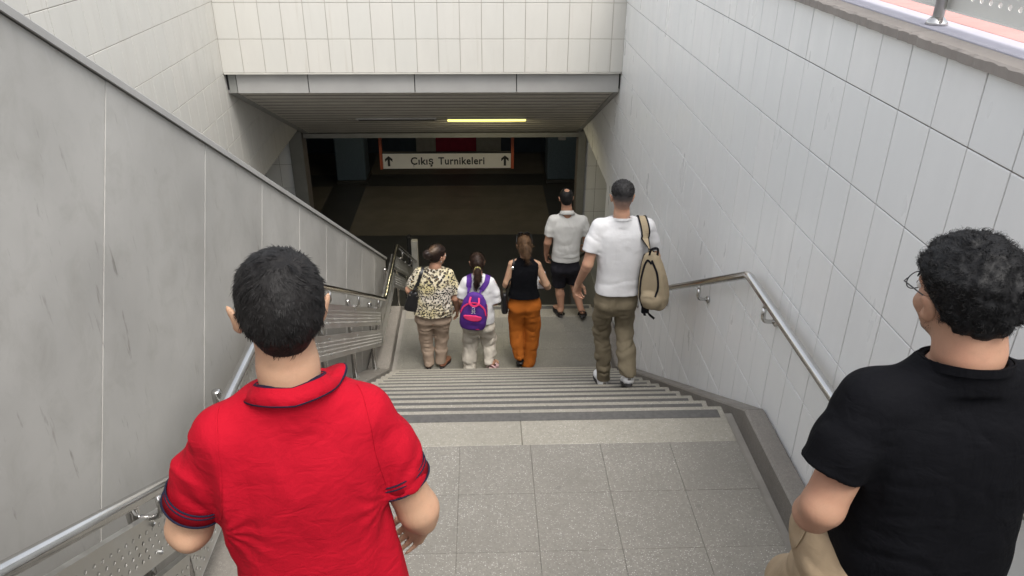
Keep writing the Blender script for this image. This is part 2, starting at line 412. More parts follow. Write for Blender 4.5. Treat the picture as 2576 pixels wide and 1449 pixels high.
def strip_light(x0, x1, lit, lab):
    yl = 11.26; t = thing('strip_light', lab, 'strip light', ((x0+x1)/2, yl, zc(yl)), 0, 'strip lights in the slatted ceiling')
    h = (x1-x0)/2
    MB().prism_x([(-.055, .026-.004), (.055, -.024-.004), (.055, -.024-.028), (-.055, .026-.028)], -h, h).build('housing', 'fascia', t)
    if lit: MB().prism_x([(-.035, .017-.030), (.035, -.014-.030), (.035, -.014-.048), (-.035, .017-.048)], -h+.012, h-.012).build('diffuser', 'tube', t)
    if lit:
        ld = bpy.data.lights.new('tube_glow', 'AREA'); ld.shape = 'RECTANGLE'; ld.size = 2*h-.05; ld.size_y = .06; ld.energy = 9; ld.color = (1.0, .88, .55)
        lo = bpy.data.objects.new('tube_glow', ld); C.objects.link(lo); lo.parent = t; lo.location = (0, 0, -.062)
    else: MB().prism_x([(-.038, .019-.0275), (.038, -.016-.0275), (.038, -.016-.031), (-.038, .019-.031)], -h+.03, h-.03).build('diffuser', 'black', t)
strip_light(-.51, .655, True, 'lit yellow strip light in the slatted tunnel ceiling')
strip_light(-1.82, -.66, False, 'unlit dark strip light beside the lit yellow one')

# ---- jambs, side passages and the concourse beyond
jl = MB().box(-6.5, -3.0, 12.806, 13.1, -7.4, -3.5).build('end_wall', 'grout', label='white tiled end wall left of the tunnel exit with grey jamb', cat='wall')
MB().box(-3.215, -2.998, 12.76, 12.8, -7.3, -3.50).build('jamb', 'jamb', jl)
tile_wall(jl, 12.8, 'y', [-3.217-.21-.2489*k for k in range(8)][::-1]+[-3.217], [-3.5, -3.84]+[-4.26-.42*k for k in range(7)], lambda *a: True, 'tile', lambda c, z: abs(c))
jr = MB().box(1.63, 6.0, 12.806, 13.1, -7.4, -3.5).build('end_wall', 'grout', label='white tiled end wall right of the tunnel exit with grey jamb', cat='wall')
MB().box(1.628, 1.755, 12.76, 12.8, -7.3, -3.50).build('jamb', 'jamb', jr)
tile_wall(jr, 12.8, 'y', [1.757, 1.957]+[1.957+.2489*k for k in range(1, 8)], [-3.5, -3.9]+[-4.32-.42*k for k in range(7)], lambda *a: True, 'tile', lambda c, z: abs(c))
MB().box(1.70, 1.90, 9.9, 12.75, -7.3, -5.50).build('low_wall', 'jamb', label='low grey wall beyond the lower landing on the right', cat='wall')
pa = MB()
pa.box(5.0, 5.2, 8, 12.8, -8, -3.4); pa.box(1.96, 5.2, 8.2, 8.4, -8, -3.4); pa.box(-6.6, -6.4, 8, 12.8, -8, -3.4); pa.box(-6.5, -3.31, 8.0, 8.2, -8, -3.4)
pa.box(1.96, 5.2, 8.2, 12.8, -3.5, -3.4); pa.box(-6.5, -3.31, 8.2, 12.8, -3.5, -3.4); pa.box(1.96, 5.2, 8.2, 12.8, -7.6, -7.4); pa.box(-6.5, -1.6, 5.0, 12.8, -8.0, -7.2)
pa.build('side_passage', 'jamb', kind='structure')
hl = MB()
hl.add([(-9, 12.4, ZC), (8, 12.4, ZC), (8, 23, ZC), (-9, 23, ZC)], [(0, 1, 2, 3)])
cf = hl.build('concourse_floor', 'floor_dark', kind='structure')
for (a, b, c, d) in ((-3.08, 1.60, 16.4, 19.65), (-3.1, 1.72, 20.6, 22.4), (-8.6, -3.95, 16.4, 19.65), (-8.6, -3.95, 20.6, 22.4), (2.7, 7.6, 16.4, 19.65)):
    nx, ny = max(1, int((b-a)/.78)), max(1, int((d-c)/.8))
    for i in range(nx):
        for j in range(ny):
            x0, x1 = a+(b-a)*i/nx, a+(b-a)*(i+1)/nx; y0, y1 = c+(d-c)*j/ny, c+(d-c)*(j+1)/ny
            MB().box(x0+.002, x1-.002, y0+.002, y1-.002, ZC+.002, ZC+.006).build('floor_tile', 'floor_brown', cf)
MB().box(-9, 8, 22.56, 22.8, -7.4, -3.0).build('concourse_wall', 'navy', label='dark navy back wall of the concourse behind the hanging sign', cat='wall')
cw = bpy.data.objects['concourse_wall']
for a, b, m in ((-1.95, -1.375, 'palepanel'), (-1.37, -.18, 'crimson'), (-.175, .56, 'palepanel')):
    MB().bbox(a, b, 22.50, 22.557, ZC+.01, -4.9, .006).build('wall_panel', m, cw)
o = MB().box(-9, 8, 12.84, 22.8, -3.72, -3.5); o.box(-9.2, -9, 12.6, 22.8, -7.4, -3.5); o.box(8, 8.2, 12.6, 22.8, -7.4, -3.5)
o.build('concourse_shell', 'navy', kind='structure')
for x0, x1, lb in ((-3.85, -3.08, 'blue mosaic column left of the hanging sign'), (1.72, 2.56, 'blue mosaic column on the right of the dark concourse')):
    t = thing('column', lb, 'column', ((x0+x1)/2, 20.2, ZC), 0, 'blue columns in the concourse'); h = (x1-x0)/2
    MB().bbox(-h, h, -h, h, .10, 3.43, .03).build('shaft', 'blue', t)
    MB().bbox(-h-.02, h+.02, -h-.02, h+.02, 0.007, .10, .01).build('plinth', 'floor_dark', t)
# strip lights in the concourse ceiling; their reflections show on the polished floor
for i, (x0, y0) in enumerate(((-2.2, 17.6), (.6, 17.6))):
    t = thing('strip_light', ('left', 'right')[i]+' strip light in the concourse ceiling, out of sight behind the tunnel ceiling', 'strip light', (x0, y0, -3.72), 0, 'concourse strip lights')
    MB().bbox(-.62, .62, -.06, .06, -.06, -.001, .004).build('housing', 'fascia', t); MB().bbox(-.60, .60, -.02, .02, -.082, -.062, .006).build('diffuser', 'tube', t)
    ld = bpy.data.lights.new('lamp', 'AREA'); ld.shape = 'RECTANGLE'; ld.size = 1.2; ld.size_y = .08; ld.energy = 2.8; ld.color = (1.0, .90, .70)
    lo = bpy.data.objects.new('lamp', ld); C.objects.link(lo); lo.parent = t; lo.location = (0, 0, -.10)
# hanging sign
sg = thing('hanging_sign', 'white hanging sign reading Çıkış Turnikeleri with an up arrow at each end', 'sign', (-.655, 14.0, -4.60))
hw, hh = 1.185, .145
MB().bbox(-hw, hw, -.03, .03, -hh, hh, .004).build('board', 'signwhite', sg)
MB().box(-hw-.01, hw+.01, -.036, .036, hh+.001, hh+.02).build('top_rail', 'signblack', sg)
for s_ in (-1, 1):
    MB().box(s_*(hw+.03)-.026, s_*(hw+.03)+.026, -.03, .03, -hh-.01, .9).build('hanger', 'orange_paint', sg)
    c = s_*(hw-.11); st, hd = .021, .068
    V = [(c-st, -.095), (c+st, -.095), (c+st, .035), (c+hd, -.01), (c+hd, .045), (c, .10), (c-hd, .045), (c-hd, -.01), (c-st, .035)]
    nn = len(V)
    mesh_obj('arrow', [(a, -.034, b) for a, b in V]+[(a, -.028, b) for a, b in V], [(0, 1, 2, 5, 8), (2, 3, 4, 5), (5, 6, 7, 8)]+[(i, nn+i, nn+(i+1) % nn, (i+1) % nn) for i in range(nn)], 'signblack', sg)
for word, wx, ww in (('Çıkış', -.675, .415), ('Turnikeleri', -.160, .855)):
  cu = bpy.data.curves.new('txt', 'FONT'); cu.body = word; cu.size = .195; cu.extrude = .003; cu.offset = .0038; cu.space_character = 1.08
  to = bpy.data.objects.new('txt', cu); C.objects.link(to); bpy.context.view_layer.update()
  me = bpy.data.meshes.new_from_object(to.evaluated_get(bpy.context.evaluated_depsgraph_get())); bpy.data.objects.remove(to)
  lt = link('lettering', me, 'signblack', sg); lt.rotation_euler = (rad(90), 0, 0); lt.location = (wx, -.034, -.062); lt.scale[0] = ww/lt.dimensions[0]
bx = thing('ceiling_box', 'small pale box hanging from the ceiling near the right jamb', 'box', (1.39, 13.2, -3.72))
MB().bbox(-.065, .065, -.05, .05, -.25, -.03, .008).build('case', 'palepanel', bx); MB().tube([(0, 0, -.03), (0, 0, 0)], .015, 8).build('stem', 'jamb', bx)
nw = thing('newel_post', 'dark post with a pale side panel beyond the lower landing railing', 'post', (-1.2, 12.0, ZC))
MB().bbox(-.07, -.01, -.06, .06, 0, 1.92, .01).build('post', 'signblack', nw); MB().bbox(-.008, .10, -.05, .05, 0, 1.84, .01).build('side_panel', 'palepanel', nw)

# ---- stairs and landings
def steps(name, y_first, z_first, n, down, dim):
    poly = []; zb = -8.2
    ys = [y_first+T*k for k in range(n+1)]
    poly.append((ys[0]+(.002 if down else 0), zb))
    for k in range(n):
        z = z_first-RI*(k+1) if down else z_first-RI*k
        poly += [(ys[k], z-.045), (ys[k+1], z-.045)]
    poly += [(ys[-1], zb)]
    base = MB().prism_x(poly, XP+.01, XW-.002).build(name, 'concrete', kind='structure')
    for k in range(n):
        z = z_first-RI*(k+1) if down else z_first-RI*k
        y0, y1 = ys[k], ys[k+1]+.012
        s = MB().bbox(XL, XR, y0+.014, y1, z-.044, z, .003).build('step', dim, base)
        MB().bbox(XL+.07, XR-.035, y1-.115, y1-.036, z-.004, z+.0025, .001).build('anti_slip_strip', 'strip', s)
        MB().box(XL+.002, XR-.002, ys[k+1]-.012, ys[k+1]-.001, z-RI+.001, z-.045).build('riser', dim, base)
    return base
steps('upper_stairs', YU-14*T, ZL+14*RI, 14, False, 'terrazzo')
steps('middle_stairs', Y0, ZL, 12, True, 'terrazzo_pale')
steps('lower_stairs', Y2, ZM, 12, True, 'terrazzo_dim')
def landing(name, y0, y1, z, mat, edge, front, jx, jy):
    b = MB().box(XP+.01, XW-.002, y0+.003, y1-.003, -8.2, z-.046).build(name, 'joint', kind='structure')
    fl = MB().box(XL+.004, XR-.004, y0+.004, y1-front-.002, z-.044, z-.006).build('joint_bed', 'joint', b)
    xs = [XL]+[x for x in [jx+.4015*k for k in range(-8, 9)] if XL+.03 < x < XR-.03]+[XR]
    yj = [y0]+[v for v in [jy-.4015*k for k in range(0, 8)][::-1] if v > y0+.02]
    for a, c in zip(xs[:-1], xs[1:]):
        for d, e in zip(yj[:-1], yj[1:]):
            o = MB().bbox(a+.0008, c-.0008, d+.0008, e-.0008, z-.005, z+random.uniform(-.0005, .0005), .0007).build('floor_tile', mat, b)
    xe = [XL, .21-1.2, .21, XR] if edge else [XL, XR]
    xe = [XL, .21, XR]
    for a, c in zip(xe[:-1], xe[1:]):
        s = MB().bbox(a+.0007, c-.0007, y1-front+.001, y1+.012, z-.044, z, .003).build('edge_slab', 'terrazzo_pale', b)
        MB().bbox(max(a, XL+.07), min(c, XR-.035), y1+.012-.115, y1+.012-.036, z-.004, z+.0025, .001).build('anti_slip_strip', 'strip', s)
    MB().box(XL+.002, XR-.002, y1-.012, y1-.001, z-RI+.001, z-.045).build('riser', 'terrazzo_pale', b)
landing('upper_landing', YU, Y0, ZL, 'terrazzo', True, .325, 1.058, Y0-.325)
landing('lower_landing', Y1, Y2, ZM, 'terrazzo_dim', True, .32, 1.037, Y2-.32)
# ---- kerbs on both sides
kt = [(-2.2, -2.739+.573*(2.33+2.2)), (2.33, -2.739), (3.68, -2.739), (7.584, -4.976), (9.08, -4.976), (12.7, -4.976-.573*3.62)]
kl = [kt[0], kt[1], kt[2], kt[3], kt[4], kt[5]]
def kerb(x0, x1, lab):
    poly = kt+[(12.7, -8.1), (-2.2, -8.1)]
    o = thing('kerb', lab, 'kerb', (0, 0, 0))
    for i in range(len(kt)-1):                                       # stone lengths butted end to end
        (a, za), (b, zb) = kt[i], kt[i+1]; n = max(1, round((b-a)/1.15))
        for j in range(n):
            y0, y1 = a+(b-a)*j/n, a+(b-a)*(j+1)/n; z0, z1 = za+(zb-za)*j/n, za+(zb-za)*(j+1)/n; c = .012
            poly = [(x0, -.30), (x0, -c), (x0+c, 0), (x1-c, 0), (x1, -c), (x1, -.30)]
            V = [(px, y0+.0012, z0+pz) for px, pz in poly]+[(px, y1-.0012, z1+pz) for px, pz in poly]
            F = [tuple(range(6)), tuple(range(6, 12))[::-1]]+[(q, 6+q, 6+(q+1) % 6, (q+1) % 6) for q in range(6)]
            mesh_obj('kerb_stone', V, [f[::-1] for f in F], 'kerb', o)
kerb(1.522, 1.6405, 'sloping stone kerb along the foot of the white tiled wall')
kerb(-1.352, -1.10, 'sloping stone kerb under the steel railing on the left')
# ---- grey parapet
pt = lambda y: 1.049-.5776*y
pp = MB().prism_x([(-2.2, -8), (9.86, -8), (9.86, pt(9.86)-.012), (-2.2, pt(-2.2)-.012)], XP-.16, XP-.014).build(
    'parapet', 'joint_pale', label='scuffed grey panelled parapet sloping down along the left of the stairs', cat='parapet')
pj = [-2.2, -1.25, -.40, .45, 1.29, 2.135, 2.905, 3.78, 4.63, 5.48, 6.33, 7.18, 8.03, 8.88, 9.86]
MB().box(XP-.012, XP-.006, 8.0, 9.85, -7.9, pt(9.85)-.02).build('end_sheet', 'parapet', pp)
for i, (a, b) in enumerate(zip(pj[:-1], pj[1:])):
    a += .0035; b -= .0035
    lo_ = 3.4; sh = lo_*.5776                                          # joints stand square to the slope
    V = [(XP-.013, a-sh, pt(a)-lo_), (XP-.013, b-sh, pt(b)-lo_), (XP-.013, b, pt(b)-.016), (XP-.013, a, pt(a)-.016)]
    V += [(XP, a+.002-sh, pt(a)-lo_), (XP, b-.002-sh, pt(b)-lo_), (XP, b-.002, pt(b)-.018), (XP, a+.002, pt(a)-.018)]
    mesh_obj('panel', V, [(4, 5, 6, 7), (0, 1, 5, 4), (1, 2, 6, 5), (2, 3, 7, 6), (3, 0, 4, 7)], 'parapet', pp)
a, b = -2.2, 9.87
prof = [(XP-.175, -.01), (XP-.175, .016), (XP-.165, .022), (XP+.008, .022), (XP+.018, .012), (XP+.018, -.018), (XP+.010, -.018), (XP+.008, -.010)]
V = [(x, a, pt(a)+z) for x, z in prof]+[(x, b, pt(b)+z) for x, z in prof]; q = len(prof)
mesh_obj('cap_rail', V, [tuple(range(q))[::-1], tuple(range(q, 2*q))]+[(i, (i+1) % q, q+(i+1) % q, q+i) for i in range(q)], 'fascia', pp)
# escalator bed between the parapet and the far wall
eb = thing('escalator', 'escalator behind the grey parapet, its steps hidden from view', 'escalator', (0, 0, 0))
MB().prism_x([(-2.2, pt(-2.2)-1.0), (9.0, pt(9.0)-1.0), (12.0, -7.1), (12, -7.6), (-2.2, -7.6)], XO+.3, XP-.45).build('step_band', 'floor_dark', eb)
for xa in (XO+.14, XP-.36):
    MB().prism_x([(-2.2, pt(-2.2)-.35), (9.4, pt(9.4)-.35), (9.4, pt(9.4)-1.3), (-2.2, pt(-2.2)-1.3)], xa, xa+.10).build('balustrade', 'steel_dull', eb)

# ---- handrails
ZR = -2.05
rp = [(-1.9, ZR+.56*(2.43+1.9)), (2.43, ZR), (4.07, ZR), (8.0, ZR-.57*3.93), (9.50, ZR-.57*3.93), (12.4, ZR-.57*3.93-.573*2.9)]
def zr(y): return float(np.interp(y, [p[0] for p in rp], [p[1] for p in rp]))
hr = thing('handrail', 'polished steel handrail fixed to the white tiled wall', 'handrail', (0, 0, 0))
MB().tube(fillet([(1.565, *p) for p in rp], .05, 6), .0255, 16).build('rail', 'steel', hr, True)
for y in (.3, 1.45, 2.62, 3.753, 4.974, 6.098, 7.25, 8.4, 9.55):
    z = zr(y); s = (zr(y+.05)-zr(y-.05))/.1
    b = MB().tube([(1.565, y, z-.026), (1.565, y, z-.055)], .010, 10).build('bracket', 'steel', hr, True)
    arm = fillet([(1.565, y, z-.050), (1.565, y, z-.135+.0), (1.642, y, z-.14)], .075, 8)
    MB().tube(arm, .0125, 10).build('arm', 'steel', b, True)
    MB().tube([(1.643, y, z-.14), (1.636, y, z-.14), (1.630, y, z-.14)], [.028, .028, .020], 16).build('wall_flange', 'steel', b, True)

def perforated(parent, path, x, off_top, h, name='perforated_plank', mat='steel_dull', pitch=.052, rows=4, th=.028):
    """steel plank with punched holes along a (y, z) path; off_top measured square to the path, downwards"""
    m = MB()
    for (a, za), (b, zb) in zip(path[:-1], path[1:]):
        L_ = math.hypot(b-a, zb-za); u = ((b-a)/L_, (zb-za)/L_); v = (u[1], -u[0])
        if v[1] > 0: v = (-v[0], -v[1])
        P = lambda s, t, dx=0: (x+dx, a+u[0]*s+v[0]*t, za+u[1]*s+v[1]*t)
        n = max(1, int(L_/pitch)); p = L_/n; mg = h*.16; rh = (h-2*mg)/rows
        for dx, flip in ((0, False), (-.003, True)):
            def quad(q): m.add(q, [(0, 1, 2, 3) if not flip else (3, 2, 1, 0)])
            quad([P(0, off_top, dx), P(L_, off_top, dx), P(L_, off_top+mg, dx), P(0, off_top+mg, dx)])
            quad([P(0, off_top+h-mg, dx), P(L_, off_top+h-mg, dx), P(L_, off_top+h, dx), P(0, off_top+h, dx)])
            for r in range(rows):
                t0 = off_top+mg+r*rh
                sh = (r % 2)*p/2
                if sh:
                    quad([P(0, t0, dx), P(sh, t0, dx), P(sh, t0+rh, dx), P(0, t0+rh, dx)])
                cnt = n-(1 if sh else 0)
                for k in range(cnt):
                    s0 = sh+k*p; cs, ct = s0+p/2, t0+rh/2; hr_ = min(p, rh)*.27
                    O = [P(s0, t0, dx), P(cs, t0, dx), P(s0+p, t0, dx), P(s0+p, ct, dx), P(s0+p, t0+rh, dx), P(cs, t0+rh, dx), P(s0, t0+rh, dx), P(s0, ct, dx)]
                    I = [P(cs+hr_*1.25*math.cos(th_), ct+hr_*math.sin(th_), dx) for th_ in [rad(225+45*i) for i in range(8)]]
                    m.add(O+I, [(i, (i+1) % 8, 8+(i+1) % 8, 8+i) if not flip else (8+i, 8+(i+1) % 8, (i+1) % 8, i) for i in range(8)])
                    if not flip:
                        J = [P(cs+hr_*1.25*math.cos(th_), ct+hr_*math.sin(th_), -.003) for th_ in [rad(225+45*i) for i in range(8)]]
                        m.add(I+J, [(i, (i+1) % 8, 8+(i+1) % 8, 8+i) for i in range(8)])
                if sh: quad([P(sh+cnt*p, t0, dx), P(L_, t0, dx), P(L_, t0+rh, dx), P(sh+cnt*p, t0+rh, dx)])
        for t, d in ((off_top, 1), (off_top+h, -1)):                 # folded flanges
            m.add([P(0, t, .001), P(L_, t, .001), P(L_, t, -th), P(0, t, -th), P(0, t-.0025*d, .001), P(L_, t-.0025*d, .001), P(L_, t-.0025*d, -th), P(0, t-.0025*d, -th)],
                  [(0, 1, 2, 3), (7, 6, 5, 4), (0, 4, 5, 1), (2, 6, 7, 3), (0, 3, 7, 4), (1, 5, 6, 2)])
    return m.build(name, mat, parent)
def offset_path(d):                     # rail path moved square to itself by d downwards, mitred
    pts = rp[1:-1]; out = []
    segs = [((b[0]-a[0], b[1]-a[1])) for a, b in zip(rp[:-1], rp[1:])]
    nrm = []
    for s in segs:
        L_ = math.hypot(*s); nrm.append((s[1]/L_, -s[0]/L_))
    out.append((rp[0][0]+nrm[0][0]*d, rp[0][1]+nrm[0][1]*d))
    for i in range(1, len(rp)-1):
        n0, n1 = nrm[i-1], nrm[i]; bis = (n0[0]+n1[0], n0[1]+n1[1]); L_ = math.hypot(*bis); bis = (bis[0]/L_, bis[1]/L_)
        k = d/(bis[0]*n0[0]+bis[1]*n0[1]); out.append((rp[i][0]+bis[0]*k, rp[i][1]+bis[1]*k))
    out.append((rp[-1][0]+nrm[-1][0]*d, rp[-1][1]+nrm[-1][1]*d)); return out
rl = thing('railing', 'steel railing with perforated planks and posts on the left of the stairs', 'railing', (0, 0, 0))
MB().tube(fillet([(-1.15, *p) for p in rp], .05, 6), .0255, 16).build('rail', 'steel', rl, True)
pu, pl = offset_path(.112), offset_path(.355)
for i in range(5):
    perforated(rl, pu[i:i+2], -1.195, 0, .185); perforated(rl, pl[i:i+2], -1.195, 0, .185)
for y in (.97, 2.13, 3.05, 4.03, 5.19, 6.35, 7.52, 8.93, 10.1, 11.3):
    z = zr(y); zb = float(np.interp(y, [p[0] for p in kt], [p[1] for p in kt]))
    top = z-.055
    p_ = MB().tube([(-1.252, y, zb-.02), (-1.252, y, top-.012), (-1.252, y, top-.004), (-1.252, y, top)], [.024, .024, .021, .010], 14).build('post', 'steel', rl, True)
    MB().tube(fillet([(-1.250, y, top-.075), (-1.15, y+.0, top-.075), (-1.15, y, z-.024)], .065, 7), .0115, 10).build('arm', 'steel', p_, True)
    MB().tube([(-1.252, y, zb+.001), (-1.252, y, zb+.012)], [.045, .04], 16).build('base_flange', 'steel_dull', p_)
    for pth, q in ((pu, .03), (pu, .155), (pl, .03), (pl, .155)):
        zz = float(np.interp(y, [a[0] for a in pth], [a[1] for a in pth]))-q*1.1
        MB().tube([(-1.197, y+.0, zz), (-1.186, y, zz), (-1.182, y, zz)], [.009, .009, .005], 8).build('bolt', 'steel_bolt', p_)
# ---- street level fence, top right
fe = thing('fence', 'steel fence with a perforated plank standing on the pavement at top right', 'fence', (0, 0, 0))
for y in (.6, 1.85, 3.09, 4.35, 5.6):
    p_ = MB().tube([(1.765, y, ZG), (1.765, y, .55)], .021, 16).build('post', 'steel_dull', fe, True)
    MB().tube([(1.765, y, ZG+.001), (1.765, y, ZG+.012), (1.765, y, ZG+.03)], [.042, .038, .022], 18).build('base_flange', 'steel', p_, True)
    MB().bbox(1.782, 1.806, y-.02, y+.02, ZG+.105, ZG+.15, .003).build('clamp', 'signblack', p_)
for z in (-.205, .085):
    perforated(fe, [(-1.5, z), (7.0, z)], 1.800, 0, .215, 'perforated_plank', 'fence_paint', .056, 4)
MB().tube([(1.765, -1.5, .56), (1.765, 7, .56)], .024, 14).build('rail', 'steel', fe, True)

# ================================================================ SCULPTING: signed distances meshed by surface nets
A3 = lambda *v: np.array(v, float)
def smin(a, b, k):
    if k <= 0: return np.minimum(a, b)
    h = np.clip(.5+.5*(b-a)/k, 0, 1); return b*(1-h)+a*h-k*h*(1-h)
def smax(a, b, k): return -smin(-a, -b, k)
def rc(a, b, r1, r2):
    a = np.array(a, float); ba = np.array(b, float)-a; L2 = max(1e-9, ba.dot(ba))
    def f(P):
        q = P-a; t = np.clip(q@ba/L2, 0, 1); return np.linalg.norm(q-t[:, None]*ba, axis=1)-(r1+(r2-r1)*t)
    c = a+ba/2; R = math.sqrt(L2)/2+max(r1, r2); return bound(f, c, R)
def bound(f, c, R, m=.05):
    c = np.array(c, float)
    def g(P):
        d = np.linalg.norm(P-c, axis=1)-R; k = d < m
        if k.any(): d[k] = f(P[k])
        return d
    g.c, g.R = c, R; return g
def ell(c, r, rot=None):
    c = np.array(c, float); r = np.array(r, float)
    def f(P):
        q = P-c
        if rot is not None: q = q@rot
        k0 = np.linalg.norm(q/r, axis=1); k1 = np.linalg.norm(q/(r*r), axis=1); return k0*(k0-1)/np.maximum(k1, 1e-6)
    return bound(f, c, r.max())
def U(k, *fs):
    fs = [f for f in fs if f is not None]
    def g(P):
        d = fs[0](P)
        for f in fs[1:]: d = smin(d, f(P), k)
        return d
    return g
def limb(pts, k=.015):
    """pts: [((x, y, z), r), ...]"""
    fs = [rc(a[0], b[0], a[1], b[1]) for a, b in zip(pts[:-1], pts[1:])]
    g = U(k, *fs); P = np.array([p[0] for p in pts]); c = P.mean(0); R = np.linalg.norm(P-c, axis=1).max()+max(p[1] for p in pts)
    return bound(g, c, R, .06)
def catmull(X, Yv, n=60):
    X = np.array(X, float); Yv = np.array(Yv, float); xs = np.linspace(X[0], X[-1], n); out = []
    for x in xs:
        i = min(max(np.searchsorted(X, x)-1, 0), len(X)-2); h = X[i+1]-X[i]; t = (x-X[i])/h
        m0 = (Yv[i+1]-Yv[i-1])/(X[i+1]-X[i-1])*h if i > 0 else Yv[i+1]-Yv[i]
        m1 = (Yv[i+2]-Yv[i])/(X[i+2]-X[i])*h if i < len(X)-2 else Yv[i+1]-Yv[i]
        out.append((2*t**3-3*t*t+1)*Yv[i]+(t**3-2*t*t+t)*m0+(-2*t**3+3*t*t)*Yv[i+1]+(t**3-t*t)*m1)
    return xs, np.array(out)
def loft(secs, n=2.5, grow=0.0):
    """secs: (z, cx, cy, ax, ay) from the bottom up"""
    s = np.array(sorted(secs), float); zs, D = catmull(s[:, 0], s[:, 1:])
    def f(P):
        z = P[:, 2]; zz = np.clip(z, zs[0], zs[-1])
        cx, cy, ax, ay = [np.interp(zz, zs, D[:, i]) for i in range(4)]
        ax = np.maximum(ax+grow, .004); ay = np.maximum(ay+grow, .004)
        x = (P[:, 0]-cx); y = (P[:, 1]-cy); q = (np.abs(x/ax)**n+np.abs(y/ay)**n)**(1/n); l = np.hypot(x, y)
        d = np.where(q > .05, l*(1-1/np.maximum(q, .05)), -np.minimum(ax, ay))
        return smax(smax(d, zs[0]-z-grow, .01), z-zs[-1]-grow, .01)
    return f
def _h(i, j, k, s):
    n = (i*374761393+j*668265263+k*2147483647+s*144665) & 0xffffffff
    n = ((n ^ (n >> 13))*1274126177) & 0xffffffff; return ((n ^ (n >> 16)) & 0xffff)/32767.5-1
def vnoise(P, sc, seed=0, rot=None):
    Q = P if rot is None else P@rot
    Q = Q*np.array(sc, float)+seed*7.31; I = np.floor(Q).astype(np.int64); Fr = Q-I; Fr = Fr*Fr*(3-2*Fr); out = 0
    for a in (0, 1):
        for b in (0, 1):
            for c in (0, 1):
                w_ = (Fr[:, 0] if a else 1-Fr[:, 0])*(Fr[:, 1] if b else 1-Fr[:, 1])*(Fr[:, 2] if c else 1-Fr[:, 2])
                out = out+w_*_h(I[:, 0]+a, I[:, 1]+b, I[:, 2]+c, seed)
    return out
def sst(x, a, b): t = np.clip((x-a)/(b-a), 0, 1); return t*t*(3-2*t)
def surf(f, lo, hi, h, B=8, cull=1.7):
    lo = np.array(lo, float); hi = np.array(hi, float); n = np.ceil((hi-lo)/h/B).astype(int)*B
    nb = n//B; ci = np.stack(np.meshgrid(*[np.arange(q) for q in nb], indexing='ij'), -1).reshape(-1, 3)
    cen = lo+(ci+.5)*B*h; dc = f(cen); V = np.empty(n, np.float32)
    V.reshape(nb[0], B, nb[1], B, nb[2], B)[:] = dc.reshape(nb)[:, None, :, None, :, None]
    act = ci[np.abs(dc) < B*h*.87*cull]
    off = np.stack(np.meshgrid(*[np.arange(B)]*3, indexing='ij'), -1).reshape(-1, 3)
    for s in range(0, len(act), 300):
        a = act[s:s+300]; G = (a[:, None, :]*B+off[None]).reshape(-1, 3); V[G[:, 0], G[:, 1], G[:, 2]] = f(lo+G*h)
    inn = V < 0
    cnt = sum(inn[a:n[0]-1+a, b:n[1]-1+b, c:n[2]-1+c].astype(np.int8) for a in (0, 1) for b in (0, 1) for c in (0, 1))
    cells = np.argwhere((cnt > 0) & (cnt < 8)); idx = -np.ones(cnt.shape, np.int64); idx[tuple(cells.T)] = np.arange(len(cells))
    cor = [(a, b, c) for a in (0, 1) for b in (0, 1) for c in (0, 1)]
    val = np.stack([V[cells[:, 0]+a, cells[:, 1]+b, cells[:, 2]+c] for a, b, c in cor], 1)
    acc = np.zeros((len(cells), 3)); num = np.zeros(len(cells))
    for i in range(8):
        for j in range(i+1, 8):
            if sum(x != y for x, y in zip(cor[i], cor[j])) == 1:
                m = (val[:, i] < 0) != (val[:, j] < 0); t = val[:, i]/np.where(m, val[:, i]-val[:, j], 1)
                p = np.array(cor[i])+t[:, None]*(np.array(cor[j])-np.array(cor[i])); acc[m] += p[m]; num[m] += 1
    X = lo+(cells+acc/num[:, None])*h; Q = []
    for ax in range(3):
        u, v = [(1, 2), (2, 0), (0, 1)][ax]
        sl0 = [slice(None)]*3; sl1 = [slice(None)]*3; sl0[ax] = slice(0, -1); sl1[ax] = slice(1, None)
        e = inn[tuple(sl0)] != inn[tuple(sl1)]; E_ = np.argwhere(e)
        E_ = E_[(E_[:, u] > 0) & (E_[:, v] > 0) & (E_[:, u] < n[u]-1) & (E_[:, v] < n[v]-1)]
        fl = inn[tuple(E_.T)]
        def cell(du, dv):
            c = E_.copy(); c[:, u] -= du; c[:, v] -= dv; return idx[tuple(c.T)]
        q = np.stack([cell(1, 1), cell(0, 1), cell(0, 0), cell(1, 0)], 1); q[~fl] = q[~fl][:, ::-1]; Q.append(q)
    Q = np.concatenate(Q); Q = Q[(Q >= 0).all(1)]; return X, Q
def np_mesh(name, X, Q, smooth=True):
    me = bpy.data.meshes.new(name); k = Q.shape[1]
    me.vertices.add(len(X)); me.vertices.foreach_set('co', np.ascontiguousarray(X, np.float32).ravel())
    me.loops.add(len(Q)*k); me.loops.foreach_set('vertex_index', np.ascontiguousarray(Q, np.int32).ravel())
    me.polygons.add(len(Q)); me.polygons.foreach_set('loop_start', np.arange(0, len(Q)*k, k, dtype=np.int32))
    me.polygons.foreach_set('use_smooth', np.ones(len(Q), bool) if smooth else np.zeros(len(Q), bool))
    me.update(calc_edges=True); me.validate(); return me
def join(*parts):
    X = []; Q = []; k = 0
    for x, q in parts: X.append(x); Q.append(q+k); k += len(x)
    return np.concatenate(X), np.concatenate(Q)
def sculpt(name, f, lo, hi, h, mat, parent, **kw):
    X, Q = surf(f, lo, hi, h); return link(name, np_mesh(name, X, Q), mat, parent, **kw)
def rot(yaw=0, pitch=0, roll=0):        # columns: right, forward, up
    return np.array(Matrix.Rotation(rad(yaw), 3, 'Z') @ Matrix.Rotation(rad(pitch), 3, 'X') @ Matrix.Rotation(rad(roll), 3, 'Y'))

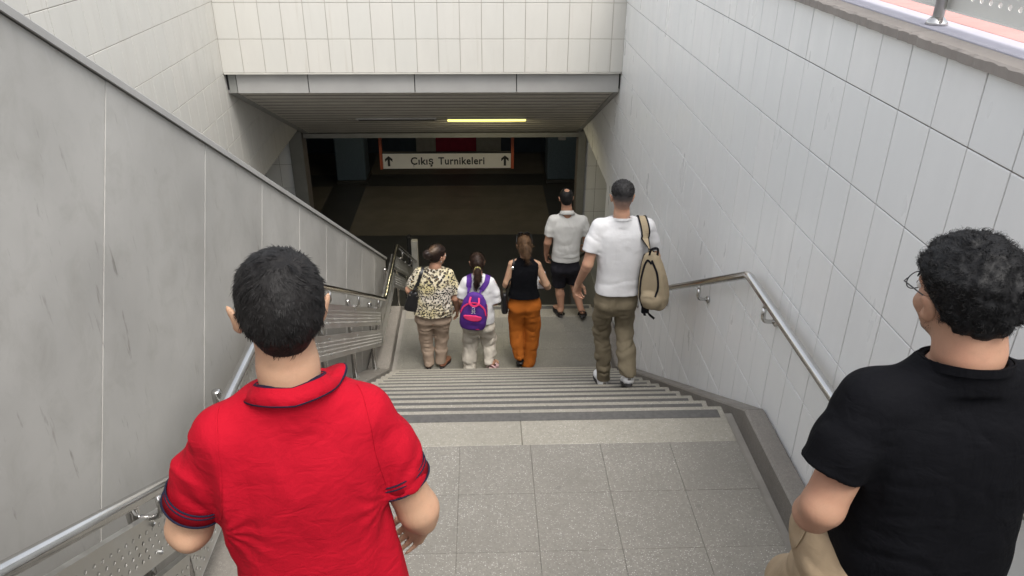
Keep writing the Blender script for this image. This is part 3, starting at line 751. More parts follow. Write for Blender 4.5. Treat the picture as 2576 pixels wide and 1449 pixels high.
# ---------------------------------------------------------------- anatomy
class Head:
    def __init__(s, c, yaw=0, pitch=0, roll=0, sc=1.0, ears=1.0):
        s.c = A3(*c); s.R = rot(yaw, pitch, roll); s.s = sc
        L = lambda *v: v
        skull = U(.035, ell((0, -.016, .034), (.073, .091, .083)), ell((0, .028, -.040), (.059, .066, .072)), rc((0, -.045, -.02), (0, -.035, -.07), .055, .048))
        s.skull = skull
        face = U(.02, skull, ell((0, .072, -.094), (.024, .020, .018)), rc((-.036, .078, .018), (.036, .078, .018), .011, .011), ell((-.042, .058, -.028), (.022, .022, .02)), ell((.042, .058, -.028), (.022, .022, .02)))
        nose = U(.012, rc((0, .090, .006), (0, .112, -.030), .009, .0125), ell((-.012, .100, -.034), (.008, .010, .007)), ell((.012, .100, -.034), (.008, .010, .007)))
        lips = U(.006, ell((0, .092, -.060), (.022, .010, .006)), ell((0, .090, -.069), (.019, .010, .006)))
        sock = U(.0, ell((-.032, .104, .001), (.018, .014, .012)), ell((.032, .104, .001), (.018, .014, .012)))
        e = []
        for g in (-1, 1):
            Re = rot(-28*g, -8, 14*g)
            c_ = A3(.0775*g*ears, -.006, -.008)
            o = ell(c_+A3(.008*g, 0, 0), (.0085, .021, .034), Re); i = ell(c_+A3(.020*g, .010, .002), (.010, .013, .022), Re)
            e.append((o, i))
        def f(P):
            d = smin(face(P), nose(P), .012); d = smin(d, lips(P), .008); d = smax(d, -sock(P), .010)
            for o, i in e: d = smin(d, smax(o(P), -i(P), .005), .007)
            return d
        s.loc = f
    def to(s, P): return (P-s.c)@s.R/s.s
    def at(s, p): return s.c+(s.R@A3(*p))*s.s
    def sdf(s): return bound(lambda P: s.loc(s.to(P))*s.s, s.c, .15*s.s)
    def wrap(s, f, R=.26): return bound(lambda P: f(s.to(P))*s.s, s.c, R*s.s)
def hand(w, d, n, side, curl=(.35, .5, .4), s=1.0, spread=.06, thumb=.5):
    w = A3(*w); d = _n(d); n = np.array(n, float); n = _n(n-d*n.dot(d)); l = np.cross(d, n)*side
    kn = [(.086, .030, .074, .0088), (.090, .010, .082, .0090), (.086, -.010, .075, .0085), (.078, -.029, .058, .0075)]
    palm = []; fing = []
    for i, (a, b, L_, r) in enumerate(kn):
        k = w+(d*a+l*b)*s; palm.append(rc(w+(d*.012+l*b*.62)*s, k, .0165*s, .0118*s))
        p = k; ang = 0; u = _n(d+l*b*spread*18); ch = [(p, (r+.0012)*s)]
        for j, fr in enumerate((.45, .30, .25)):
            ang += curl[j]*(1+.12*i); p = p+(u*math.cos(ang)+n*math.sin(ang))*L_*fr*s; ch.append((p, (r-.0010*(j+1))*s))
        fing.append(limb(ch, .003*s))
    t0 = w+(d*.018+l*.018+n*.006)*s; t1 = t0+_n(d*.62+l*(.75-thumb*.4)+n*(.25+thumb*.4))*.042*s; t2 = t1+_n(d*.9+l*.15+n*(.2+thumb*.3))*.032*s; t3 = t2+_n(d*.95-l*.05+n*(.3+thumb*.4))*.026*s
    th = limb([(t0, .0155*s), (t1, .0115*s), (t2, .0098*s), (t3, .0080*s)], .006*s)
    pm = U(.012*s, *palm)
    def f(P):
        q = fing[0](P)
        for g in fing[1:]: q = np.minimum(q, g(P))
        q = smin(pm(P), q, .007*s); return smin(q, th(P), .010*s)
    g = bound(f, w+d*.085*s, .13*s); return g
def strands(name, surfX, surfN, n, head, mat, parent, length, width, flow, lift=.3, curl=0.0, seg=3, seed=1, inset=.002, clump=.25):
    """hair locks: thin tapered blades laid over a hair surface"""
    r = np.random.RandomState(seed); i = r.randint(0, len(surfX), n); P = surfX[i]; N = surfN[i]
    fl = flow(head.to(P))@head.R.T; jit = vnoise(P, (55, 55, 55), seed)[:, None]
    side0 = np.cross(N, fl); fl = fl+side0*(jit*clump*2.2+r.normal(0, clump*.5, (n, 1))); fl -= N*(fl*N).sum(1, keepdims=True)
    fl /= np.linalg.norm(fl, axis=1, keepdims=True)+1e-9; side = np.cross(N, fl)
    L = length*(.6+.8*r.rand(n, 1)); W = width*(.6+.8*r.rand(n, 1)); p = P-N*inset; V = []
    ph = r.rand(n, 1)*6.28; li = lift*(.4+1.2*r.rand(n, 1)); pos = p; ang0 = li
    for k in range(seg+1):
        t = k/seg; wv = W*(1-.85*t)
        if curl: sd = side*np.cos(ph*.2+t*2)+N*np.sin(ph*.2+t*2)*.4
        else: sd = side
        V += [pos-sd*wv, pos+sd*wv]
        a = ang0*(1-1.35*t); stp = (fl*np.cos(a)+N*np.sin(a))*L/seg
        if curl: stp = stp+(side*np.cos(ph+t*5.5)+N*np.sin(ph+t*5.5))*curl*L/seg
        pos = pos+stp
    X = np.stack(V, 1).reshape(-1, 3); b = np.arange(n)[:, None]*(2*seg+2)
    Q = np.concatenate([b+np.array([[2*k, 2*k+1, 2*k+3, 2*k+2]]) for k in range(seg)])
    return link(name, np_mesh(name, X, Q), mat, parent, kind='stuff')
def normals(X, f, e=.002):
    g = np.stack([f(X+A3(*(np.eye(3)[i]*e)))-f(X-A3(*(np.eye(3)[i]*e))) for i in range(3)], 1); return g/(np.linalg.norm(g, axis=1, keepdims=True)+1e-9)
def hairline(q, nape=-.075, front=.072):
    """signed height above the hairline, head coordinates"""
    zl = np.interp(q[:, 1], [-.12, -.075, -.035, -.018, .012, .024, .050, .078, .10], [nape, nape, nape+.012, -.022, .002, .008, .028, front-.012, front])
    return q[:, 2]-zl
def hair_cap(head, thick, seed=1, rough_amp=.0, rough_sc=40, nape=-.075, front=.072, fade=.05, mod=None):
    def loc(q):
        b = hairline(q, nape, front); t = thick*sst(b, -.004, fade)+.0022
        if mod is not None: t = t*mod(q)
        d = head.skull(q)-t
        if rough_amp: d = d+rough_amp*(vnoise(q, (rough_sc,)*3, seed)+.5*vnoise(q, (rough_sc*2.1,)*3, seed+1))*sst(b, 0, fade)
        return smax(d, -b*.8, .004)
    return head.wrap(loc, .17)
def eyes(head, parent, name='eye'):
    for g in (-1, 1):
        m = MB(); c = head.at((.032*g, .0845, .001)); r = .0115*head.s
        V = []; F = []
        for i in range(7):
            for j in range(12):
                a, b = math.pi*i/6, 2*math.pi*j/12; V.append(c+A3(math.sin(a)*math.cos(b), math.sin(a)*math.sin(b), math.cos(a))*r)
        F = [(i*12+j, (i+1)*12+j, (i+1)*12+(j+1) % 12, i*12+(j+1) % 12) for i in range(6) for j in range(12)]
        o = mesh_obj('eye', V, F, 'eye_white', parent, True)
        ir = c+head.R@A3(0, r*.80, 0); MB().tube([ir, ir+head.R@A3(0, r*.24, 0)], r*.5, 12).build('iris', 'hair_black', o, True)
        MB().tube([head.at((g*x, y, z)) for x, y, z in ((.014, .100, .021), (.028, .099, .026), (.046, .086, .022))], [.0028*head.s, .0032*head.s, .0015*head.s], 6).build('eyebrow', head.brow, parent, True)
Head.brow = 'hair_black'
def ring(cx, cy, z, rx, ry, tx=0, ty=0, n=48, wave=None):
    out = []
    for i in range(n+1):
        a = 2*math.pi*i/n; x, y = cx+rx*math.cos(a), cy+ry*math.sin(a)
        out.append((x, y, z+tx*(x-cx)+ty*(y-cy)+(wave(a) if wave else 0)))
    return out
def ribbon(pts, nrm, w_, th):
    """flat strap along pts; nrm: outward normal per point"""
    P = np.array(pts, float); N = np.array(nrm, float); N = N/np.linalg.norm(N, axis=1, keepdims=True); Tn = np.gradient(P, axis=0); Tn /= np.linalg.norm(Tn, axis=1, keepdims=True)
    Sd = np.cross(Tn, N); V = []; m = len(P); w_ = np.broadcast_to(np.array(w_, float), (m,))
    for i in range(m):
        V += [P[i]-Sd[i]*w_[i], P[i]-Sd[i]*w_[i]+N[i]*th, P[i]+Sd[i]*w_[i]+N[i]*th, P[i]+Sd[i]*w_[i]]
    F = [(4*i+j, 4*i+(j+1) % 4, 4*i+4+(j+1) % 4, 4*i+4+j) for i in range(m-1) for j in range(4)]+[(0, 1, 2, 3)[::-1], tuple(4*(m-1)+j for j in range(4))]
    return V, F
def snap(pts, f, off=.004, it=6):
    """push points onto the surface f = off"""
    P = np.array(pts, float)
    for _ in range(it):
        d = f(P)-off; P = P-normals(P, f)*np.clip(d, -.03, .03)[:, None]
    return P, normals(P, f)
def bez(pts, n=24):
    P = np.array(pts, float); t = np.linspace(0, len(P)-1, n); xs, D = catmull(np.arange(len(P)), P, n); return D

def garment_folds(fl):
    """fl: (amp, (sx, sy, sz), seed, zlo, zhi) -> displacement"""
    def g(P):
        d = 0
        for amp, sc, sd, lo, hi in fl:
            wt = sst(P[:, 2], lo-.05, lo+.05)*(1-sst(P[:, 2], hi-.05, hi+.05))
            v = vnoise(P+.05*np.stack([vnoise(P, (6, 6, 6), sd+3)]*3, 1), sc, sd); d = d+1.1*amp*wt*(.6-2*np.abs(v))
        return d
    return g
def neckband(neck, mat, parent, w_=.009):
    cx, cy, z, rx, ry, ty = neck; rg = ring(cx, cy, z-.008, rx+.0125, ry+.0125, 0, ty)
    V, F = ribbon(rg, [(q[0]-cx, q[1]-cy, .012) for q in rg], w_, .0035); return mesh_obj('neckband', V, F, mat, parent)
def upper(secs, sleeves, k=.035, folds=(), hem=None, neck=None, traps=(), n=2.5, hemwave=0.0, extra=None, thick=0.0):
    """torso garment with sleeves: sleeves are limb chains ending flat at the cuff"""
    body = loft(secs, n); tr = [rc(*t) for t in traps]; gf = garment_folds(folds) if folds else None; sl = []
    for ch in sleeves:
        a, b = A3(*ch[-2][0]), A3(*ch[-1][0]); u = _n(b-a); sl.append((limb(ch, .02), b, u))
    def f(P):
        d = body(P)
        for t in tr: d = smin(d, t(P), .04)
        if neck is not None:
            cx, cy, z, rx, ry, ty = neck; q = np.hypot((P[:, 0]-cx)/(rx+.012), (P[:, 1]-cy)/(ry+.012)); zt = P[:, 2]-z-ty*(P[:, 1]-cy)
            st = np.maximum((q-1)*min(rx, ry), -.07-zt); d = smin(d, st, .022); d = smax(d, zt, .004)
        if extra is not None: d = smin(d, extra(P), .04)
        for L_, b, u in sl:
            e = smax(L_(P), (P-b)@u, .004); d = smin(d, e, k)
        if gf is not None: d = d+gf(P)
        if hem is not None: d = smax(d, hem-P[:, 2]+hemwave*vnoise(P, (9, 9, .1), 5), .006)
        if neck is not None:
            q = np.hypot((P[:, 0]-cx)/rx, (P[:, 1]-cy)/ry); e = np.maximum((q-1)*min(rx, ry), -.022-zt); d = smax(d, -e, .002)
        return d
    return f
def lower(pel, legs, folds=(), cuts=(None, None), k=.02, waist=None):
    b0 = sorted(pel)[0]; pel = list(pel)+[(b0[0]-.07, b0[1], b0[2], b0[3]*.45, b0[4]*.5)]
    body = loft(pel, 2.4); lg = [limb(c, .03) for c in legs]; gf = garment_folds(folds) if folds else None
    def f(P):
        d = body(P); e = None
        for i, (g, ch) in enumerate(zip(lg, legs)):
            q = g(P)
            if cuts[i] is not None: q = smax(q, (P-A3(*cuts[i][0]))@_n(cuts[i][1]), .004)
            e = q if e is None else smin(e, q, .008)
        d = smin(d, e, .06)
        if gf is not None: d = d+gf(P)
        return d
    return f
def btorso(secs):
    z0 = min(s[0] for s in secs); out = []
    for z, cx, cy, ax, ay in secs:
        k = .76+.24*float(sst(np.array(z), z0+.10, z0+.32)); out.append((z, cx, cy, ax*k, ay*k))
    return loft(out, 2.5, -.013)
def lim(pts, m): P = np.array([p for p in pts], float); return P.min(0)-m, P.max(0)+m

# ================================================================ THE PEOPLE
M['skin_light'] = skin('light skin', (.46, .285, .185), (.48, .23, .15))
M['skin_tan'] = skin('tan skin', (.40, .225, .145), (.45, .19, .13))
M['skin_warm'] = skin('warm skin', (.44, .255, .17), (.47, .20, .14))
M['hair_black'] = hair_mat('black hair', (.0072, .0064, .0062), .6)
M['hair_curl'] = hair_mat('black curls', (.0066, .0066, .0072), .55)
M['hair_brown'] = hair_mat('dark brown hair', (.030, .017, .012), .45)
M['hair_light'] = hair_mat('light brown hair', (.115, .066, .036), .45)
M['stubble'] = hair_mat('clipped hair', (.055, .042, .036), .8)
M['eye_white'] = simple('eye white', (.7, .68, .65), .25)
M['red'] = fabric('red pique cotton', (.37, .0045, .016), .08, weave=520, bump=.35, wr=.5)
M['navy_trim'] = fabric('navy trim', (.012, .013, .03))
M['black_cotton'] = fabric('black cotton', (.0036, .0038, .0054), .15, wr=.5)
M['white_cotton'] = fabric('white cotton', (.62, .62, .63), .03)
M['grey_white'] = fabric('off white pique', (.54, .535, .51), .04)
M['khaki'] = fabric('khaki twill', (.185, .155, .105), .12)
M['sand'] = fabric('sand twill', (.38, .29, .19), .08)
M['taupe'] = fabric('taupe trousers', (.36, .275, .21), .08)
M['linen'] = fabric('pale linen', (.52, .48, .41), .07, weave=260)
M['rust'] = fabric('rust crepe', (.345, .10, .015), .10)
M['charcoal'] = fabric('charcoal shorts', (.020, .019, .024), .2)
M['denim'] = fabric('dark denim', (.03, .04, .07), .2)
M['purple'] = fabric('purple nylon', (.085, .03, .215), .10, .6)
M['pink'] = fabric('pink nylon', (.68, .045, .15), .08, .6)
M['tan_canvas'] = fabric('tan canvas', (.355, .29, .195), .08, .8, 300)
M['webbing'] = fabric('black webbing', (.010, .010, .013), .15, .7)
M['leather'] = simple('black leather', (.010, .010, .011), .42, var=.2, scale=30)
M['brown_leather'] = simple('brown leather', (.17, .065, .035), .45)
M['white_shoe'] = simple('white leather', (.72, .72, .72), .45, var=.04)
M['rubber'] = simple('dark rubber', (.035, .033, .033), .7)
M['pink_rubber'] = simple('pink rubber', (.62, .42, .42), .6, var=.05)
M['tie'] = simple('yellow hair tie', (.78, .72, .25), .6)
M['white_paper'] = simple('white paper', (.75, .75, .76), .7, var=.03)
M['blue_card'] = simple('blue card', (.02, .045, .14), .5)
M['plastic_black'] = simple('black plastic', (.012, .012, .013), .3)
M['silver'] = steel('silver', (.85, .84, .82), .15, False)
def leopard():
    m = NM('leopard print jersey'); v = m.coord((1, .75, 1.0))
    ds = m.n('ShaderNodeTexNoise'); ds.inputs['Scale'].default_value = 38; ds.inputs['Detail'].default_value = 2; m.l(v, ds.inputs['Vector'])
    ad = m.n('ShaderNodeMix', data_type='VECTOR'); ad.inputs[0].default_value = .022; m.l(v, ad.inputs[4]); m.l(ds.outputs['Color'], ad.inputs[5])
    def spots(scale):
        vo = m.n('ShaderNodeTexVoronoi', feature='F1'); vo.inputs['Scale'].default_value = scale; m.l(ad.outputs[1], vo.inputs['Vector']); return vo
    big, small = spots(33), spots(50)
    sel = m.noise(v, 5.5, 2)
    s1 = m.ramp(big.outputs['Distance'], .47, .53, 1, 0); c1 = m.ramp(big.outputs['Distance'], .20, .26, 0, 1)
    s2 = m.ramp(small.outputs['Distance'], .44, .52, 1, 0)
    gp = m.n('ShaderNodeSeparateXYZ'); m.l(m.co.outputs['Object'], gp.inputs[0])
    zone = m.ramp(m.math('ADD', gp.outputs[2], m.math('MULTIPLY', sel, .5)), 1.22, 1.30)
    base = m.mix(m.ramp(m.noise(v, 4.2, 3), .42, .62), (.58, .53, .45), (.50, .43, .22))
    ringc = m.mix(c1, (.19, .125, .055), (.012, .010, .010))
    col = m.mix(s1, base, ringc)
    dot = m.mix(s2, base, (.014, .012, .012))
    m.base(m.mix(m.ramp(sel, .47, .53), col, dot)); m.rough(.75); m.set(Sheen_Weight=.1); return m.m
M['leopard'] = leopard()

def prism_z(outline, z0, z1, n=None):
    k = len(outline); V = [(x, y, z0) for x, y in outline]+[(x, y, z1) for x, y in outline]
    return V, [tuple(range(k))[::-1], tuple(range(k, 2*k))]+[(i, (i+1) % k, k+(i+1) % k, k+i) for i in range(k)]
def foot_outline(L, w_, n=28, grow=0.0):
    out = []
    for i in range(n):
        a = 2*math.pi*i/n; y = L/2-L/2*math.cos(a); t = y/L
        wd = w_*(.74+.30*sst(np.array(t), .3, .75)) ; out.append((math.sin(a)*(abs(math.sin(a))**-.35 if abs(math.sin(a)) > .05 else 1)*wd/2*(1+grow), y))
    return out
def thin(ch): return [(q, r*(.70, .86, 1, 1, 1)[i]) if i else ((q[0], q[1], q[2]-.06), r*.70) for i, (q, r) in enumerate(ch)]
def shoe(parent, heel, yaw, pitch, L=.275, w_=.098, up='white_shoe', sole='rubber', style='sneaker', s_h=.024):
    """heel: heel point of the sole; y runs to the toe"""
    k = L/.275
    def f(P):
        d = U(.03, ell((0, .085*k, .050), (.040, .080*k, .045)), ell((0, .195*k, .036), (.046, .074*k, .034)), rc((0, .062*k, .05), (0, .050*k, .088), .038, .034))(P)
        if style == 'flat': d = smax(d, P[:, 2]-.052, .006)
        d = smax(d, P[:, 2]-.098, .004); return smax(d, s_h*.8-P[:, 2], .004)
    o = sculpt('shoe', f, (-.07, -.02, -.01), (.07, L+.03, .12), .005, up, parent)
    o.location = heel; o.rotation_euler = Matrix.to_euler(Matrix(rot(yaw, pitch).tolist()))
    V, F = prism_z(foot_outline(L, w_, 28), 0, s_h); mesh_obj('sole', V, F, sole, o)
    if style == 'sneaker':
        mesh_obj('heel_tab', *(lambda m: (m.V, m.F))(MB().bbox(-.014, .014, -.004, .012, .055, .098, .003)), 'silver', o)
    return o
def sandal(parent, heel, yaw, pitch, L, mats, straps, w_=.10):
    V, F = prism_z(foot_outline(L, w_), 0, .026); o = mesh_obj('sandal', V, F, mats[0], parent); o.location = heel
    o.rotation_euler = Matrix.to_euler(Matrix(rot(yaw, pitch).tolist()))
    for y, h, y2 in straps:
        pts = [(-.046, y, .018), (-.050, (y+y2)/2*.5+y*.5, h*.6), (-.028, y2, h), (0, y2, h+.008), (.028, y2, h), (.050, (y+y2)/2*.5+y*.5, h*.6), (.046, y, .018)]
        P = bez(pts, 20); N = P-A3(0, y2, .02); V, F = ribbon(P, N, .012, .004); mesh_obj('strap', V, F, mats[1], o)
    return o
def foot_bare(ankle, heel, yaw, pitch, L=.255):
    R = rot(yaw, pitch); h = A3(*heel); p = lambda x, y, z: tuple(h+R@A3(x, y, z))
    return U(.02, rc(ankle, p(0, .055, .065), .036, .036), rc(p(0, .035, .055), p(0, .18, .045), .030, .026), *[rc(p(x, .17, .044), p(x*1.15, L-abs(x)*.5-.02, .038), .014, .011) for x in (-.030, -.014, .003, .018, .032)])
def add_body(parent, mat, f, lo, hi, h, hands=()):
    parts = [surf(f, lo, hi, h)]
    for g in hands:
        parts.append(surf(g, g.c-g.R, g.c+g.R, .0038 if h > .005 else .003))
    X, Q = join(*parts); return link('body', np_mesh('body', X, Q), mat, parent)

def nape_stubble(hd, parent, nape, n, mat):
    f = hd.wrap(hd.skull, .16); X, _q = surf(f, hd.c-.14, hd.c+.12, .006); q = hd.to(X); b = hairline(q, nape)
    ok = (b > -.030) & (b < .010) & (q[:, 1] < .0); ok &= np.random.RandomState(4).rand(len(X)) < 1.1+b*30
    strands('nape_stubble', X[ok], normals(X[ok], f), n, hd, mat, parent, .006, .0005, lambda q: np.tile(A3(0, -.1, -1), (len(q), 1)), .25, 0, 2, 14, .0015, .3)
# ---------------------------------------------------------------- boy in the red polo shirt
def boy():
    p = thing('person', 'person in a red polo shirt with navy trim and short black hair', 'person', (-.385, 1.28, -2.172), rad(17))
    hd = Head((.006, .012, 1.460), 4, -4, 3, .905, 1.08); Head.brow = 'hair_black'
    aL = [((-.136, .00, 1.20), .046), ((-.240, .045, .958), .046), ((-.246, .085, .935), .044), ((-.18, .26, .93), .030)]
    aR = [((.142, .00, 1.19), .046), ((.236, -.020, .925), .045), ((.243, .005, .885), .042), ((.276, .125, .745), .028)]
    hL = hand((-.178, .262, .93), (.3, .9, -.1), (.5, 0, -.6), -1, (.3, .4, .3), .9)
    hR = hand((.276, .127, .743), (-.26, .30, -.66), (-.75, -.40, .0), 1, (.25, .42, .30), .88, .14, -.1)
    secs = [(.62, .02, .0, .178, .125), (.74, .018, .0, .184, .128), (.86, .012, .0, .176, .122), (.96, .002, .0, .166, .118), (1.06, .0, .0, .168, .116), (1.15, .0, .0, .166, .106), (1.215, .002, .0, .146, .090), (1.262, .006, .004, .108, .074), (1.292, .006, .008, .078, .062)]
    leg = [[((-.085, 0, .80), .085), ((-.09, .10, .46), .058), ((-.085, .06, .08), .04)], [((.10, 0, .80), .085), ((.105, .03, .44), .058), ((.105, -.12, .10), .04)]]
    bf = U(.012, hd.sdf(), limb([((.006, -.004, 1.435), .053), ((.006, -.012, 1.35), .056), ((.006, -.010, 1.285), .060)]), btorso([(z, cx, cy, ax-.012, ay-.014) for z, cx, cy, ax, ay in secs]), limb(aL), limb(aR), rc((-.242, .015, .955), (-.242, .02, .95), .028, .028), rc((.245, -.030, .895), (.246, -.028, .888), .027, .027), limb(thin(leg[0])), limb(thin(leg[1])), hL, hR)
    add_body(p, 'skin_light', bf, (-.36, -.22, .02), (.36, .42, 1.64), .0052, (hL, hR))
    def folds(P):
        x, z = P[:, 0], P[:, 2]; y = P[:, 1]
        w_ = sst(z, .66, .80)*(1-sst(z, 1.12, 1.26)); q = P.copy(); q[:, 0] += .018*np.sin(z*9+1)+.03*vnoise(P, (2, 2, 3.5), 4)
        d = .022*w_*(.30-np.abs(vnoise(q, (11, 4, 2.0), 11)))+.003*w_*vnoise(q, (36, 8, 4), 12)
        d += .010*(1-sst(z, .80, .98))*(.35-np.abs(vnoise(q, (5, 5, 17), 13)))
        for s in (-1, 1):                                   # creases running into each armpit
            a = A3(.168*s, -.02, 1.02); r = np.linalg.norm(P-a, axis=1); th = np.arctan2(z-a[2], (x-a[0])*-s)
            d += .0016*np.sin(th*11+vnoise(P, (9, 9, 9), 15)*2)*sst(r, .02, .05)*(1-sst(r, .09, .17))
        sl = sst(np.abs(x-.005), .185, .21); d += sl*.008*(.35-np.abs(vnoise(P@rot(0, 0, 25), (9, 9, 24), 16)))
        d += sl*.002*vnoise(P, (30, 30, 30), 17)
        return d
    base = upper(secs, [[((-.134, .0, 1.205), .060), ((-.180, .022, 1.11), .0585), ((-.217, .038, 1.030), .0605)], [((.138, .0, 1.192), .058), ((.175, -.008, 1.11), .0575), ((.2010, -.014, 1.022), .0600)]],
                 .030, (), .63, (.006, -.006, 1.300, .063, .063, -.2), [((-.04, .0, 1.262), (-.128, 0, 1.212), .048, .052), ((.05, .0, 1.260), (.136, 0, 1.204), .048, .052)], 2.5)
    sf = lambda P: base(P)-folds(P)
    sculpt('polo_shirt', sf, (-.34, -.20, .60), (.36, .22, 1.36), .0052, 'red', p)
    for b, u, r in (((-.217, .038, 1.030), (-.035, .016, -.080), .0640), ((.2010, -.014, 1.022), (.026, -.006, -.088), .0665)):   # ribbed cuffs with a navy edge
        u = _n(u); b = A3(*b); a = _n(np.cross(u, (0, 1, 0))); c = np.cross(u, a)
        rg = lambda off, rr: [tuple(b+u*off+(a*math.cos(t)+c*math.sin(t))*rr) for t in np.linspace(0, 2*math.pi, 41)]
        cuff = MB(); A, B_ = rg(-.030, r+.0005), rg(.004, r-.0005); V = A+B_+[tuple(b+u*.004+(a*math.cos(t)+c*math.sin(t))*(r-.008)) for t in np.linspace(0, 2*math.pi, 41)]
        cuff.add(V, [(i, i+1, 41+i+1, 41+i) for i in range(40)]+[(41+i, 41+i+1, 82+i+1, 82+i) for i in range(40)])
        k = cuff.build('cuff', 'red', p, True)
        for off in (-.032, -.022, .003): MB().tube(rg(off, r+.0004), .0024 if off > 0 else .0019, 6, False).build('navy_edge', 'navy_trim', k, True)
    for s in (-1, 1):                                          # armhole seams
        sm, nn_ = snap(bez([(.128*s, .0, 1.262), (.140*s, -.05, 1.215), (.150*s, -.075, 1.14), (.160*s, -.06, 1.06), (.166*s, -.02, 1.02)], 30), sf, .0004); V, F = ribbon(sm, nn_, .0016, .0012); mesh_obj('seam', V, F, 'red', p)
    # collar: stand, fold and leaf
    n = 64; V = []; prof = 5
    def lift(a): return math.exp(-((a-rad(22))/rad(26))**2)
    edge = []; fold = []
    for i in range(n+1):
        a = rad(-68+316*i/n-180+90-22) if False else rad(115+310*(i/n))  # open at the front
        a = rad(100+340*i/n); ca, sa = math.cos(a), math.sin(a); lf = lift((a+math.pi) % (2*math.pi)-math.pi)
        fr = max(0, sa); ti = -.035*sa
        P_ = [(.0615, .060, 1.270), (.0635, .0615, 1.3120), (.0660, .0640, 1.3130), (.077, .075, 1.300), (.090+.026*lf, .087, 1.286+.028*lf+.010*fr)]
        for j, (rx, ry, z) in enumerate(P_):
            V.append((.006+rx*ca, -.004+ry*sa, z+ti-.012*(1-abs(ca))*(sa < 0)))
        edge.append(V[-1]); fold.append(V[-3])
    F = [(i*prof+j, i*prof+j+1, (i+1)*prof+j+1, (i+1)*prof+j) for i in range(n) for j in range(prof-1)]
    co = auto_smooth(mesh_obj('collar', V, F, 'red', p, True), 28); sd_ = co.modifiers.new('thickness', 'SOLIDIFY'); sd_.thickness = .003; sd_.offset = 1
    MB().tube(edge, .0030, 6).build('navy_edge', 'navy_trim', co, True)
    ins = [tuple(A3(*q)+A3(0, 0, .0015)) for q in fold]; MB().tube(ins, .0022, 6).build('navy_edge', 'navy_trim', co, True)
    MB().tube([tuple(A3(*V[i*prof+2])+A3(0, 0, -.006)+_n(A3(V[i*prof+2][0], V[i*prof+2][1], .2))*.0065) for i in range(n+1)], .0016, 6).build('navy_edge', 'navy_trim', co, True)
    tf = lower([(.56, .01, 0, .150, .110), (.68, .01, 0, .160, .112), (.76, .01, 0, .150, .105)], [[((a[0], a[1], min(a[2], .70)), r+.010) for a, r in c] for c in leg], [(.005, (9, 9, 20), 21, 0, .6)], (((-.085, .06, .07), (0, 0, -1)), ((.105, -.12, .10), (0, 0, -1))))
    sculpt('jeans', tf, (-.26, -.28, .03), (.28, .26, .96), .008, 'denim', p)
    shoe(p, (-.085, 0, .0), 3, 0); shoe(p, (.105, -.23, .172), -2, 0)
    mod = lambda q: 1+.10*sst(q[:, 2], .03, .12)-.45*sst(-q[:, 2], -.01, .06)
    hf = hair_cap(hd, .0135, 3, .0022, 70, -.070, .070, .06, mod)
    X, Q = surf(hf, hd.c-.14, hd.c+.15, .0036); ho = link('hair', np_mesh('hair', X, Q), 'hair_black', p)
    q = hd.to(X); ok = (hairline(q, -.070) > .004) & (np.linalg.norm(q/A3(.073, .09, .083), axis=1) > .8); N = normals(X, hf)
    def flow(q):
        c = q-A3(.018, -.055, .115); sw = np.stack([-c[:, 1], c[:, 0], 0*c[:, 0]], 1)
        r = np.linalg.norm(c, axis=1, keepdims=True); return c/np.maximum(r, .02)+sw/np.maximum(r, .02)*np.exp(-r*16)*1.1+A3(0, 0, -.35)
    strands('hair_strands', X[ok], N[ok], 17000, hd, 'hair_black', ho, .016, .0012, flow, .27, 0, 3, 5, .0035, .34)
    lo_ = ok & (hairline(q, -.070) < .03); strands('nape_hair', X[lo_], N[lo_], 2600, hd, 'hair_black', ho, .008, .0006, lambda q: np.tile(A3(0, -.1, -1), (len(q), 1)), .12, 0, 2, 6, .001, .2)
    nape_stubble(hd, p, -.070, 2600, 'hair_black'); eyes(hd, p); return p
boy()

